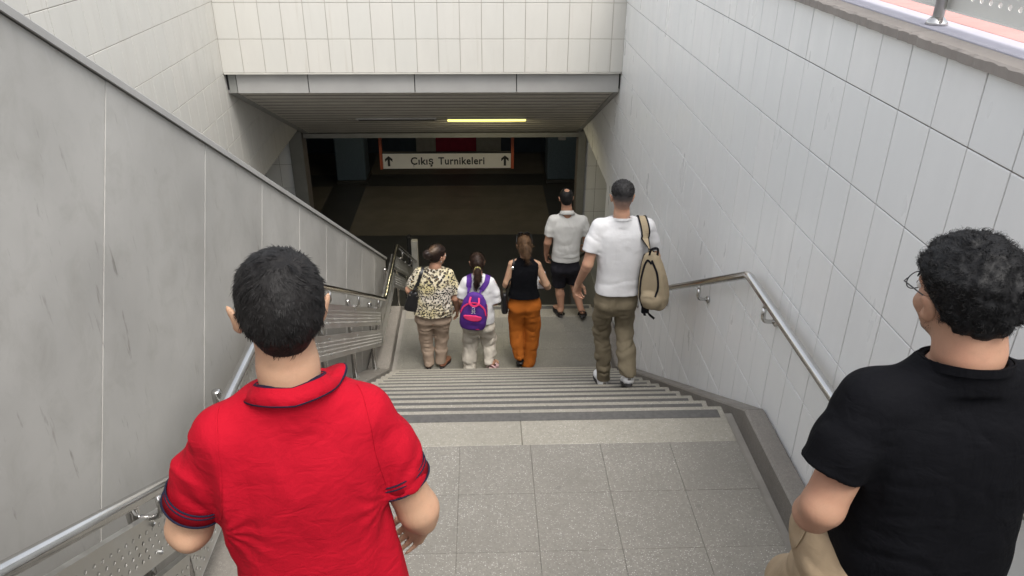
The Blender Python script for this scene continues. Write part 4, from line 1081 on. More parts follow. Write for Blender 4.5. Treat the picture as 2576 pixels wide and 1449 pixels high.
# ---------------------------------------------------------------- man in the black T-shirt
def black_man():
    p = thing('person', 'person in a black T-shirt with curly black hair and glasses', 'person', (1.06, 1.42, -2.344))
    hd = Head((-.022, .034, 1.548), 9, -3, -3, 1.025, 1.05); Head.brow = 'hair_black'
    aL = [((-.176, .00, 1.285), .055), ((-.262, -.045, 1.035), .050), ((-.266, -.015, .985), .044), ((-.07, .20, .985), .032)]
    ear = hd.at((.084, -.005, -.02)); hp = hd.at((.130, .045, -.075))
    aR = [((.190, .0, 1.285), .055), ((.275, .12, 1.07), .050), ((.27, .165, 1.06), .046), (tuple(hp+A3(.03, .02, -.07)), .031)]
    hL = hand((-.068, .203, .985), (.75, .5, .1), (.6, -.2, -.3), -1, (.4, .5, .4), 1.02)
    hR = hand(hp+A3(.03, .02, -.068), hd.R@A3(-.15, -.30, 1), hd.R@A3(-1, .1, -.1), 1, (.25, .4, .4), 1.0, .05, .3)
    secs = [(.72, .03, .0, .205, .152), (.84, .028, .0, .212, .158), (.96, .024, .0, .208, .152), (1.08, .018, .0, .205, .142), (1.20, .012, .0, .214, .132), (1.275, .008, .0, .205, .112), (1.33, .006, .0, .150, .088), (1.385, .004, .004, .10, .074), (1.41, .004, .01, .078, .066)]
    leg = [[((-.10, .02, .83), .105), ((-.125, .20, .47), .07), ((-.12, .12, .09), .048)], [((.11, 0, .83), .105), ((.115, .03, .45), .07), ((.115, -.12, .10), .048)]]
    jaw = hd.wrap(U(.02, rc((0, -.04, -.03), (0, -.05, -.10), .062, .068)), .2)
    bf = U(.014, hd.sdf(), jaw, limb([((-.012, .012, 1.52), .062), ((.0, -.002, 1.45), .067), ((.002, -.004, 1.385), .074)]), btorso(secs), rc((0, 0, 1.385), (-.12, 0, 1.335), .045, .045), rc((0, 0, 1.385), (.13, 0, 1.33), .045, .045), limb(aL), limb(aR), rc((-.268, -.055, 1.000), (-.268, -.050, .985), .026, .024), limb(thin(leg[0])), limb(thin(leg[1])), hL, hR)
    add_body(p, 'skin_warm', bf, (-.38, -.26, .02), (.42, .40, 1.76), .0055, (hL, hR))
    NK = (.002, -.002, 1.418, .080, .078, -.28)
    fo = [(.0030, (5, 5, 14), 31, .70, 1.0), (.0024, (16, 6, 5), 33, .85, 1.25), (.0022, (12, 12, 24), 34, 1.0, 1.35)]
    sf = upper(secs, [[((-.180, .0, 1.302), .078), ((-.230, -.020, 1.20), .075), ((-.2545, -.028, 1.135), .075)], [((.204, .0, 1.312), .080), ((.235, .05, 1.20), .077), ((.252, .075, 1.14), .075)]],
               .035, fo, .792, NK, [((-.05, .0, 1.365), (-.17, 0, 1.300), .056, .064), ((.055, .0, 1.372), (.195, 0, 1.315), .056, .062)], 2.5, .02)
    sculpt('t_shirt', sf, (-.36, -.24, .74), (.38, .24, 1.46), .0058, 'black_cotton', p)
    neckband(NK, 'black_cotton', p, .010)
    tf = lower([(.70, .03, .01, .188, .135), (.76, .025, .01, .195, .138), (.84, .02, .0, .188, .138)], [[((a[0], a[1], min(a[2], .74)), r+.026) for a, r in c] for c in leg], [(.005, (8, 8, 16), 41, 0, .9), (.003, (20, 10, 9), 42, .4, .95)], (((-.12, .12, .06), (0, 0, -1)), ((.115, -.12, .09), (0, 0, -1))))
    def tp(P):                                                  # gaping side pocket on the left thigh
        d = tf(P); d = smin(d, ell((-.205, .10, .80), (.036, .075, .085))(P), .03); return smax(d, -ell((-.252, .085, .838), (.030, .030, .055))(P), .006)
    to = sculpt('trousers', tp, (-.34, -.30, .02), (.32, .34, 1.0), .007, 'sand', p)
    pts, nn_ = snap(bez([(-.226, .055, .885), (-.252, .062, .84), (-.25, .07, .79), (-.235, .09, .765)], 18), tp, .001); V, F = ribbon(pts, nn_, .004, .0025); mesh_obj('pocket_edge', V, F, 'sand', to)
    shoe(p, (-.12, .05, .0), 3, 0); shoe(p, (.115, -.23, .172), -3, 0)
    mod = lambda q: (1+.45*sst(q[:, 2], .0, .085))*(1-.55*sst(-q[:, 2], -.02, .05))*(1-.85*np.exp(-((np.abs(q[:, 0])-.078)/.035)**2-((q[:, 1]+.012)/.042)**2-((q[:, 2]+.004)/.04)**2))
    hf = hair_cap(hd, .0200, 7, .0065, 50, -.088, .074, .07, mod)
    X, Q = surf(hf, hd.c-.17, hd.c+.19, .0042); ho = link('hair', np_mesh('hair', X, Q), 'hair_curl', p)
    q = hd.to(X); N = normals(X, hf); ok = hairline(q, -.088) > .006
    strands('hair_curls', X[ok & (q[:, 2] > -.02)], N[ok & (q[:, 2] > -.02)], 12000, hd, 'hair_curl', ho, .015, .0010, lambda q: q*A3(1, 1, .5)+A3(0, .4, .0)*.12+A3(0, 0, -.03), .55, .9, 6, 9, .005, .9)
    ok &= ~((np.abs(q[:, 0]) > .055) & (np.abs(q[:, 1]+.01) < .035) & (q[:, 2] < .03)); strands('hair_strands', X[ok], N[ok], 7000, hd, 'hair_curl', ho, .011, .0009, lambda q: q*A3(.4, .2, 0)+A3(0, 0, -.2), .35, .2, 3, 10, .003, .5)
    nape_stubble(hd, p, -.088, 3000, 'hair_curl')
    # beard stubble along the jaw
    Xb, _q = surf(hd.sdf(), hd.c-.13, hd.c+.13, .006); qb = hd.to(Xb); zb_ = np.interp(qb[:, 1], [-.02, .02, .06, .10], [-.055, -.040, -.046, -.060])
    okb = (qb[:, 1] > -.03) & (qb[:, 2] < zb_) & (qb[:, 2] > -.125); strands('beard_stubble', Xb[okb], normals(Xb[okb], hd.sdf()), 5000, hd, 'hair_curl', p, .0045, .00045, lambda q: np.tile(A3(0, .1, -1), (len(q), 1)), .4, 0, 2, 12, .001, .4)
    eyes(hd, p)
    gl = thing('eyeglasses', 'thin dark rimmed eyeglasses worn by the person in black', 'glasses', tuple(A3(1.06, 1.42, -2.344)+hd.at((0, .088, .008))))
    gl.rotation_euler = Matrix(hd.R.tolist()).to_euler()
    fr = MB()
    for s in (-1, 1):
        c = A3(.033*s, .018, -.006); lens = [(c[0]+.027*math.cos(t), c[1]-.004*abs(math.cos(t)), c[2]+.021*math.sin(t)) for t in np.linspace(0, 2*math.pi, 25)]
        MB().tube(lens, .0013, 6, False).build('rim', 'plastic_black', gl, True)
        mesh_obj('lens', lens[:-1], [tuple(range(24))], 'lens', gl)
        MB().tube([(.060*s, .014, .004), (.078*s, .0, .006), (.083*s, -.06, .004), (.084*s, -.108, .002), (.078*s, -.135, -.022)], .0016, 6).build('temple', 'plastic_black', gl, True)
    MB().tube([(-.008, .018, .002), (0, .021, .006), (.008, .018, .002)], .0013, 6).build('bridge', 'plastic_black', gl, True)
    ph = thing('phone', 'black phone held to the right ear of the person in black', 'phone', tuple(A3(1.06, 1.42, -2.344)+hd.at((.100, .022, -.055))))
    ph.rotation_euler = Matrix((hd.R@rot(0, 38, 6)).tolist()).to_euler()
    MB().bbox(-.005, .005, -.038, .038, -.08, .08, .004).build('case', 'plastic_black', ph); MB().bbox(-.0062, -.0052, -.034, .034, -.075, .075, .0004).build('screen', 'signblack', ph)
    return p
def lens_mat():
    m = NM('spectacle lens'); m.base((.95, .97, .98)); m.rough(.02); m.set(Transmission_Weight=1.0, IOR=1.02, Alpha=.35); return m.m
M['lens'] = lens_mat()
black_man()

# ---------------------------------------------------------------- man in the white T-shirt with a tan backpack
def white_man():
    p = thing('person', 'person in a white T-shirt and khaki trousers stepping down beside the tiled wall', 'person', (1.02, 5.40, -3.72))
    hd = Head((.014, .015, 1.652), 1, -4, 1, .98); Head.brow = 'hair_black'
    aL = [((-.150, .0, 1.425), .050), ((-.222, -.045, 1.13), .041), ((-.232, -.030, 1.09), .038), ((-.270, .080, .905), .027)]
    aR = [((.222, .0, 1.425), .050), ((.308, .03, 1.15), .041), ((.312, .055, 1.12), .038), ((.275, .24, 1.02), .027)]
    hL = hand((-.270, .082, .902), (-.05, .25, -1), (.55, -.80, .1), -1, (.55, .6, .45), 1.0, .05, .6)
    hR = hand((.275, .242, 1.02), (-.2, .9, -.15), (-.6, 0, -.5), 1, (.7, .8, .5), 1.0)
    secs = [(.76, .032, .0, .186, .132), (.86, .032, .0, .184, .130), (1.02, .034, .0, .174, .116), (1.14, .036, .0, .184, .116), (1.27, .038, .0, .200, .114), (1.37, .038, .0, .200, .104), (1.43, .034, .0, .150, .084), (1.475, .026, .004, .098, .068), (1.50, .022, .008, .072, .058)]
    leg = [[((-.062, .0, .84), .085), ((-.045, .16, .42), .056), ((.006, .20, -.06), .036)], [((.118, -.01, .84), .085), ((.118, .06, .50), .056), ((.138, -.17, .20), .036)]]
    bf = U(.012, hd.sdf(), limb([((.014, .0, 1.60), .054), ((.016, -.008, 1.53), .058), ((.020, -.006, 1.475), .064)]), btorso(secs), limb(aL), limb(aR), limb(thin(leg[0])), limb(thin(leg[1])), hL, hR)
    add_body(p, 'skin_warm', bf, (-.36, -.30, -.16), (.42, .44, 1.82), .0062, (hL, hR))
    NK = (.020, -.004, 1.500, .066, .066, -.2)
    fo = [(.0050, (7, 6, 5), 51, .82, 1.3), (.0022, (14, 6, 6), 52, 1.0, 1.42), (.0035, (5, 5, 13), 53, .8, 1.02), (.002, (12, 12, 22), 54, 1.15, 1.4)]
    sf = upper(secs, [[((-.142, .0, 1.418), .066), ((-.190, -.020, 1.30), .063), ((-.2075, -.032, 1.232), .062)], [((.215, .0, 1.418), .066), ((.262, .012, 1.30), .063), ((.283, .02, 1.235), .062)]],
               .03, fo, .885, NK, [((-.03, .0, 1.468), (-.13, 0, 1.420), .046, .052), ((.07, .0, 1.466), (.205, 0, 1.420), .046, .052)], 2.5, .02)
    sculpt('t_shirt', sf, (-.30, -.18, .76), (.38, .18, 1.54), .0065, 'white_cotton', p)
    neckband(NK, 'white_cotton', p)
    tf = lower([(.74, .025, .012, .145, .092), (.80, .028, .010, .152, .096), (.87, .03, .006, .152, .098), (.95, .032, 0, .154, .100)],
               [[((-.046, -.004, .78), .092), ((-.056, .10, .58), .077), ((-.045, .16, .42), .066), ((-.02, .17, .18), .062), ((.004, .19, -.09), .060)], [((.100, -.006, .78), .092), ((.114, .06, .60), .077), ((.116, .06, .50), .071), ((.128, -.06, .33), .070), ((.140, -.155, .185), .070)]],
               [(.007, (7, 7, 17), 61, -.1, .62), (.005, (10, 8, 14), 62, .55, .9), (.004, (22, 14, 12), 63, -.1, .9)], (((.004, .19, -.085), (.0, 0, -1)), ((.140, -.155, .19), (.0, -.1, -1))))
    sculpt('trousers', tf, (-.22, -.30, -.14), (.30, .34, .98), .0065, 'khaki', p)
    shoe(p, (.006, .125, -.172), 6, 0, .285); shoe(p, (.140, -.245, .125), -3, -27, .285)
    mod = lambda q: 1+.9*sst(q[:, 2], .02, .10)-.65*sst(-q[:, 2], -.045, .02)
    hf = hair_cap(hd, .0085, 13, .0012, 80, -.080, .072, .05, mod)
    X, Q = surf(hf, hd.c-.14, hd.c+.15, .0048); q = hd.to(X); hz = q[:, 2]; ho = link('hair', np_mesh('hair', X, Q), M['fade'], p)
    N = normals(X, hf); ok = q[:, 2] > .03; strands('hair_strands', X[ok], N[ok], 3500, hd, 'hair_black', ho, .014, .0012, lambda q: q*A3(1, .4, .3)+A3(0, .05, 0), .6, 0, 3, 15, .003, .4)
    nk = ring(.020, -.002, 1.512, .064, .064, .02, -.10); MB().tube(nk, .0018, 6, False).build('necklace', 'silver', p, True)
    eyes(hd, p)
    # backpack hung from the right shoulder
    b = thing('backpack', 'tan canvas backpack with black piping slung on the right shoulder of the person in white', 'backpack', (1.02, 5.40, -3.72))
    R = rot(-34, 8, -5)
    c = A3(.264, -.165, 1.050)
    def pk(P):
        q = (P-c)@R; hz_ = q[:, 2]; wid = np.interp(hz_, [-.24, -.14, 0, .14, .27], [.100, .114, .104, .078, .034]); dep = np.interp(hz_, [-.24, -.12, 0, .15, .27], [.072, .088, .076, .050, .022])
        l = np.hypot(q[:, 0], q[:, 1]); u = ((np.abs(q[:, 0])/wid)**2.8+(np.abs(q[:, 1])/dep)**2.8)**(1/2.8)
        d = smax(l*(1-1/np.maximum(u, .05)), np.abs(hz_+.0)-.245, .05)
        pc = ell((.01, -.085, -.135), (.075, .045, .075))(q); d = smin(d, pc, .02)
        return d-.0045*(1-2*np.abs(vnoise(q, (11, 11, 6), 71)))-.003*vnoise(q, (20, 20, 26), 72)*sst(-q[:, 2], -.02, .08)
    pkb = bound(pk, c, .34)
    sculpt('bag_body', pkb, c-.33, c+.33, .007, 'tan_canvas', b)
    L = lambda pts: [tuple(c+R@A3(*q)) for q in pts]
    for nm, pts, w_, mt in (('piping', [(-.105, -.02, -.25), (-.113, -.02, -.10), (-.085, -.02, .08), (-.045, -.01, .22)], .006, 'webbing'),
                            ('zip', [(-.075, -.07, -.24), (-.082, -.085, -.10), (-.06, -.07, .08), (-.02, -.05, .19), (.02, -.05, .17)], .0075, 'webbing'),
                            ('zip', [(.020, -.05, .20), (.062, -.06, .10), (.072, -.08, -.02), (.04, -.09, -.10)], .0075, 'webbing'),
                            ('pocket_flap', [(-.05, -.13, -.085), (0, -.135, -.070), (.06, -.12, -.085)], .006, 'tan_canvas')):
        P, N = snap(bez(L(pts), 30), pkb, .001); V, F = ribbon(P, N, w_, .004); mesh_obj(nm, V, F, mt, b)
    top = c+R@A3(0, 0, .235)
    sp = [tuple(top+A3(0, -.005, -.02)), (.228, -.150, 1.30), (.196, -.128, 1.40), (.178, -.060, 1.482), (.172, .03, 1.482), (.19, .105, 1.38), (.24, .11, 1.2), tuple(c+R@A3(.02, .085, -.15))]
    P = bez(sp, 44)
    P2, N2 = snap(P, lambda q: np.minimum(sf(q), pkb(q)), .006, 4); P2[:6] = P[:6]; V, F = ribbon(P2, N2, np.interp(np.linspace(0, 1, 44), [0, .06, .14, .5, .8, 1], [.012, .020, .029, .029, .018, .014]), .009); mesh_obj('strap', V, F, 'tan_canvas', b)
    for s in (-1, 1):
        Tn = np.gradient(P2, axis=0); Sd = np.cross(Tn, N2); Sd /= np.linalg.norm(Sd, axis=1, keepdims=True)
        e = P2+Sd*s*np.interp(np.linspace(0, 1, 44), [0, .06, .14, .5, .8, 1], [.012, .020, .029, .029, .018, .014])[:, None]+N2*.005; V, F = ribbon(e[:30], N2[:30], .0055, .007); mesh_obj('strap_edge', V, F, 'webbing', b)
    hdp = [tuple(top+A3(-.02, -.02, -.01)), tuple(top+A3(-.015, -.05, .05)), tuple(top+A3(.03, -.05, .055)), tuple(top+A3(.04, -.02, -.02))]; P = bez(hdp, 16); V, F = ribbon(P, np.tile(A3(0, -1, .3), (16, 1)), .010, .005); mesh_obj('grab_handle', V, F, 'webbing', b)
    MB().bbox(-.03, .03, -.015, .015, -.04, .04, .008).build('buckle', 'webbing', b, loc=tuple(c+R@A3(-.075, -.01, -.275)))
    P = bez(L([(-.06, -.03, -.25), (-.02, -.07, -.27), (.03, -.08, -.30)]), 12); V, F = ribbon(P, np.tile(R@A3(0, -1, -.2), (12, 1)), .013, .003); mesh_obj('webbing_tail', V, F, 'webbing', b)
    P = bez(L([(-.08, .0, -.25), (-.088, -.01, -.30), (-.075, -.02, -.335)]), 10); V, F = ribbon(P, np.tile(R@A3(-.3, -1, 0), (10, 1)), .014, .003); mesh_obj('webbing_tail', V, F, 'webbing', b)
    return p
def fade_mat():
    m = NM('faded haircut'); sp = m.n('ShaderNodeSeparateXYZ'); m.l(m.co.outputs['Object'], sp.inputs[0]); n = m.noise(m.coord(), 60, 4)
    z = m.math('ADD', sp.outputs[2], m.math('MULTIPLY', n, .02)); sk = (.34, .20, .145); c = m.mix(m.ramp(z, 1.60, 1.68), sk, (.05, .04, .038)); c = m.mix(m.ramp(z, 1.655, 1.715), c, (.013, .012, .013))
    m.base(c); m.rough(.7); m.bump(m.noise(m.coord(), 220, 2), .4, .002); return m.m
M['fade'] = fade_mat()
white_man()

# ---------------------------------------------------------------- man in the white polo shirt
def polo_man():
    p = thing('person', 'balding person in an off-white polo shirt and dark shorts', 'person', (1.02, 9.0, -5.096))
    hd = Head((.008, .02, 1.642), 4, -5, 0, 1.0); Head.brow = 'hair_black'
    aL = [((-.150, .0, 1.360), .052), ((-.208, -.02, 1.06), .045), ((-.212, .0, 1.03), .042), ((-.214, .085, .85), .030)]
    aR = [((.232, .0, 1.350), .052), ((.290, .0, 1.06), .045), ((.295, .03, 1.03), .042), ((.300, .20, .90), .030)]
    hL = hand((-.214, .088, .845), (.10, .25, -1), (.9, -.3, 0), -1, (.35, .45, .35), 1.0); hR = hand((.300, .205, .895), (.1, .7, -.6), (-.8, 0, -.3), 1, (.35, .45, .35), 1.0)
    secs = [(.74, .03, .0, .184, .148), (.84, .03, .0, .182, .147), (.96, .033, .0, .176, .142), (1.08, .036, .0, .178, .136), (1.20, .038, .0, .190, .128), (1.30, .040, .0, .196, .115), (1.365, .040, .0, .150, .092), (1.415, .036, .006, .10, .076), (1.45, .030, .010, .076, .064)]
    leg = [[((-.050, .0, .78), .09), ((-.045, .06, .46), .060), ((-.020, .02, .30), .058), ((-.004, -.02, .11), .038)], [((.120, .0, .78), .09), ((.150, .08, .46), .060), ((.200, -.03, .30), .055), ((.245, -.13, .15), .038)]]
    fl = foot_bare((-.004, -.02, .11), (-.002, -.085, .026), 14, 0); fr = foot_bare((.245, -.13, .15), (.250, -.20, .085), -10, -24)
    bf = U(.012, hd.sdf(), limb([((.012, .0, 1.58), .060), ((.018, -.006, 1.50), .066), ((.026, -.004, 1.43), .072)]), btorso(secs), limb(aL), limb(aR), limb(thin(leg[0])), limb(thin(leg[1])), fl, fr, hL, hR)
    add_body(p, 'skin_tan', bf, (-.30, -.26, .0), (.40, .34, 1.80), .0068, (hL, hR))
    fo = [(.0055, (7, 6, 6), 81, .85, 1.2), (.0045, (4, 4, 22), 82, .76, .98), (.0035, (18, 7, 7), 83, .95, 1.36)]
    sf = upper(secs, [[((-.142, .0, 1.355), .068), ((-.178, -.01, 1.24), .068), ((-.1935, -.015, 1.155), .067)], [((.226, .0, 1.345), .068), ((.256, 0, 1.24), .068), ((.272, 0, 1.15), .067)]],
               .03, fo, .830, None, [((-.03, .0, 1.405), (-.13, 0, 1.352), .050, .056), ((.10, .0, 1.402), (.212, 0, 1.345), .050, .056)], 2.5, .02)
    sculpt('polo_shirt', sf, (-.28, -.20, .74), (.36, .20, 1.50), .007, 'grey_white', p)
    V = []; n = 40
    for i in range(n+1):
        a = rad(110+320*i/n); ca, sa = math.cos(a), math.sin(a); ti = -.03*sa
        for rx, ry, z in ((.070, .066, 1.44), (.072, .068, 1.478), (.077, .073, 1.481), (.088, .084, 1.458), (.100, .095, 1.436)): V.append((.026+rx*ca, -.004+ry*sa, z+ti))
    co = mesh_obj('collar', V, [(i*5+j, i*5+j+1, i*5+6+j, i*5+5+j) for i in range(n) for j in range(4)], 'grey_white', p, True); m_ = co.modifiers.new('thickness', 'SOLIDIFY'); m_.thickness = .004; m_.offset = 1
    tf = lower([(.68, .035, .0, .166, .124), (.75, .035, .0, .170, .126), (.83, .035, 0, .162, .122), (.89, .035, 0, .155, .118)],
               [[((-.050, .0, .66), .106), ((-.040, .05, .55), .094), ((-.030, .06, .39), .088)], [((.120, .0, .66), .106), ((.140, .06, .55), .094), ((.152, .08, .43), .088)]], [(.006, (9, 9, 12), 91, .35, .85)], (((-.030, .06, .405), (0, 0, -1)), ((.152, .08, .44), (.1, 0, -1))))
    sculpt('shorts', tf, (-.20, -.20, .34), (.28, .24, .92), .007, 'charcoal', p)
    sandal(p, (-.002, -.09, .0), 14, 0, .28, ('rubber', 'leather'), ((.05, .075, .02), (.10, .07, .11), (.17, .06, .18)))
    sandal(p, (.252, -.215, .075), -10, -20, .28, ('rubber', 'leather'), ((.05, .075, .02), (.10, .07, .11), (.17, .06, .18)))
    mod = lambda q: 1-1.25*np.exp(-((q[:, 0]/.030)**2+((q[:, 1]+.035)/.040)**2+((q[:, 2]-.118)/.035)**2))
    hf0 = hair_cap(hd, .0085, 17, .0015, 70, -.072, .060, .05, None)
    bald = hd.wrap(ell((0, -.042, .122), (.036, .046, .034)), .2)
    hf = lambda P: smax(hf0(P), -bald(P), .012)
    X, Q = surf(hf, hd.c-.14, hd.c+.15, .0055); link('hair', np_mesh('hair', X, Q), 'hair_black', p); eyes(hd, p); return p
polo_man()

# ---------------------------------------------------------------- woman in the leopard print top
def leopard_woman():
    p = thing('person', 'person in a leopard print top and taupe trousers with her hair in a bun', 'person', (-.62, 7.75, -5.096))
    hd = Head((.118, .01, 1.468), -52, -8, 3, .95); Head.brow = 'hair_brown'
    aL = [((-.090, .0, 1.260), .056), ((-.205, -.01, 1.06), .050), ((-.21, .03, 1.03), .044), ((-.09, .24, 1.0), .030)]
    aR = [((.228, .0, 1.235), .056), ((.300, -.02, .955), .046), ((.306, .0, .925), .042), ((.312, .07, .760), .028)]
    hL = hand((-.09, .24, 1.0), (.7, .6, .1), (.2, -.4, -.8), -1, (.4, .5, .4), .9); hR = hand((.312, .073, .755), (-.02, .12, -1), (-.9, -.2, 0), 1, (.3, .35, .3), .92)
    secs = [(.64, .042, .0, .226, .168), (.74, .042, .0, .224, .166), (.84, .050, .0, .214, .158), (.96, .062, .0, .196, .148), (1.08, .070, .0, .190, .142), (1.18, .072, .0, .188, .128), (1.25, .075, .0, .150, .104), (1.30, .080, .006, .105, .082), (1.335, .085, .012, .075, .066)]
    leg = [[((-.055, .0, .70), .10), ((-.060, .05, .40), .066), ((-.036, .04, .09), .042)], [((.140, .0, .70), .10), ((.125, .06, .40), .066), ((.10, .06, .10), .042)]]
    bf = U(.012, hd.sdf(), limb([((.11, .0, 1.42), .054), ((.092, -.006, 1.36), .060), ((.086, -.004, 1.30), .066)]), btorso(secs), limb(aL), limb(aR), limb(thin(leg[0])), limb(thin(leg[1])), hL, hR)
    add_body(p, 'skin_warm', bf, (-.34, -.22, .02), (.42, .36, 1.62), .0065, (hL, hR))
    NK = (.088, -.002, 1.325, .066, .066, -.2)
    fo = [(.006, (4, 4, 18), 101, .66, .98), (.004, (9, 7, 9), 102, .85, 1.25)]
    sf = upper(secs, [[((-.082, .0, 1.252), .074), ((-.150, -.005, 1.15), .072), ((-.185, -.008, 1.09), .070)], [((.222, .0, 1.232), .074), ((.270, -.01, 1.10), .070), ((.291, -.015, 1.015), .067)]],
               .03, fo, .775, NK, [((.03, .0, 1.288), (-.075, 0, 1.252), .052, .060), ((.13, .0, 1.285), (.205, 0, 1.240), .052, .060)], 2.5, .03)
    sculpt('top', sf, (-.29, -.22, .65), (.40, .22, 1.40), .0072, 'leopard', p)
    tf = lower([(.66, .042, .014, .192, .118), (.72, .042, .012, .196, .122), (.80, .046, .006, .186, .124), (.86, .05, 0, .172, .122)],
               [[((-.050, .0, .67), .106), ((-.060, .05, .40), .078), ((-.045, .05, .22), .066), ((-.034, .03, .045), .060)], [((.132, .0, .67), .106), ((.122, .06, .40), .078), ((.11, .06, .22), .068), ((.10, .05, .055), .062)]], [(.005, (8, 8, 18), 111, 0, .6), (.003, (20, 12, 8), 112, .1, .8)],
               (((-.034, .03, .045), (0, 0, -1)), ((.10, .05, .055), (0, 0, -1))))
    sculpt('trousers', tf, (-.22, -.22, .02), (.30, .24, .86), .007, 'taupe', p)
    shoe(p, (-.036, -.03, .0), 6, 0, .245, .09, 'brown_leather', 'rubber', 'flat', .018); shoe(p, (.10, -.01, .0), -24, 0, .245, .09, 'brown_leather', 'rubber', 'flat', .018)
    mod = lambda q: 1+.45*sst(q[:, 2], .04, .11)
    h0 = hair_cap(hd, .014, 23, .0016, 40, -.070, .068, .03, mod); bc = hd.at((.0, -.142, .030)); bun = bound(lambda P: ell(bc, (.052, .047, .050))(P)-.006*(1-2*np.abs(vnoise(P-bc, (30, 30, 30), 24))), bc, .07)
    hf = lambda P: smin(h0(P), bun(P), .015)
    X, Q = surf(hf, hd.c-.20, hd.c+.20, .005); ho = link('hair', np_mesh('hair', X, Q), M['streak'], p)
    N = normals(X, hf); q = hd.to(X); ok = hairline(q, -.07) > .0
    strands('hair_strands', X[ok], N[ok], 2600, hd, M['streak'], ho, .045, .0012, lambda q: A3(0, -.128, .04)-q, .10, 0, 4, 25, .002, .25)
    c = hd.at((.082, -.004, -.043)); MB().tube([c, c+A3(0, 0, -.008)], .005, 8).build('earring', 'silver', p, True)
    eyes(hd, p)
    b = thing('shoulder_bag', 'black leather shoulder bag under the left arm of the person in leopard print', 'bag', (-.62, 7.75, -5.096))
    c = A3(-.175, -.055, .945); R = rot(0, 4, 10)
    def bg_(P):
        q = (P-c)@R; w_ = np.interp(q[:, 2], [-.12, -.04, .12], [.088, .082, .050]); dp = np.interp(q[:, 2], [-.12, -.05, .12], [.058, .056, .026]); l = np.hypot(q[:, 0], q[:, 1])
        u = ((np.abs(q[:, 0])/w_)**2.6+(np.abs(q[:, 1])/dp)**2.6)**(1/2.6); return smax(l*(1-1/np.maximum(u, .05)), np.abs(q[:, 2])-.125, .03)-.005*vnoise(q, (16, 16, 10), 121)
    sculpt('bag_body', bound(bg_, c, .2), c-.19, c+.19, .006, 'leather', b)
    t = c+R@A3(0, 0, .11)
    P = bez([tuple(t+A3(-.01, -.02, 0)), (-.115, -.115, 1.17), (-.068, -.085, 1.28), (-.045, .0, 1.325), (-.05, .07, 1.27), tuple(t+A3(.02, .09, 0))], 34); P2, N2 = snap(P, sf, .003, 5); P2[:4] = P[:4]; P2[-4:] = P[-4:]; V, F = ribbon(P2, N2, .017, .005); mesh_obj('strap', V, F, 'leather', b)
    for s in (-1, 1): MB().tube([c+R@A3(.04*s, -.05, .10), c+R@A3(.04*s, -.058, .10)], .009, 10).build('stud', 'silver', b)
    return p
def streak_mat():
    m = NM('brown hair with a lighter streak'); v = m.coord(); n = m.noise(v, 26, 4, .7); g = m.n('ShaderNodeVectorMath', operation='DISTANCE'); m.l(m.co.outputs['Object'], g.inputs[0]); g.inputs[1].default_value = (.075, -.06, 1.575)
    c = m.mix(m.ramp(n, .3, .7), (.011, .006, .005), (.030, .016, .011)); m.base(m.mix(m.ramp(g.outputs['Value'], .02, .07, .65, 0), c, (.15, .085, .04))); m.rough(.42); m.bump(m.noise(v, 150, 2), .4, .002); return m.m
M['streak'] = streak_mat()
leopard_woman()

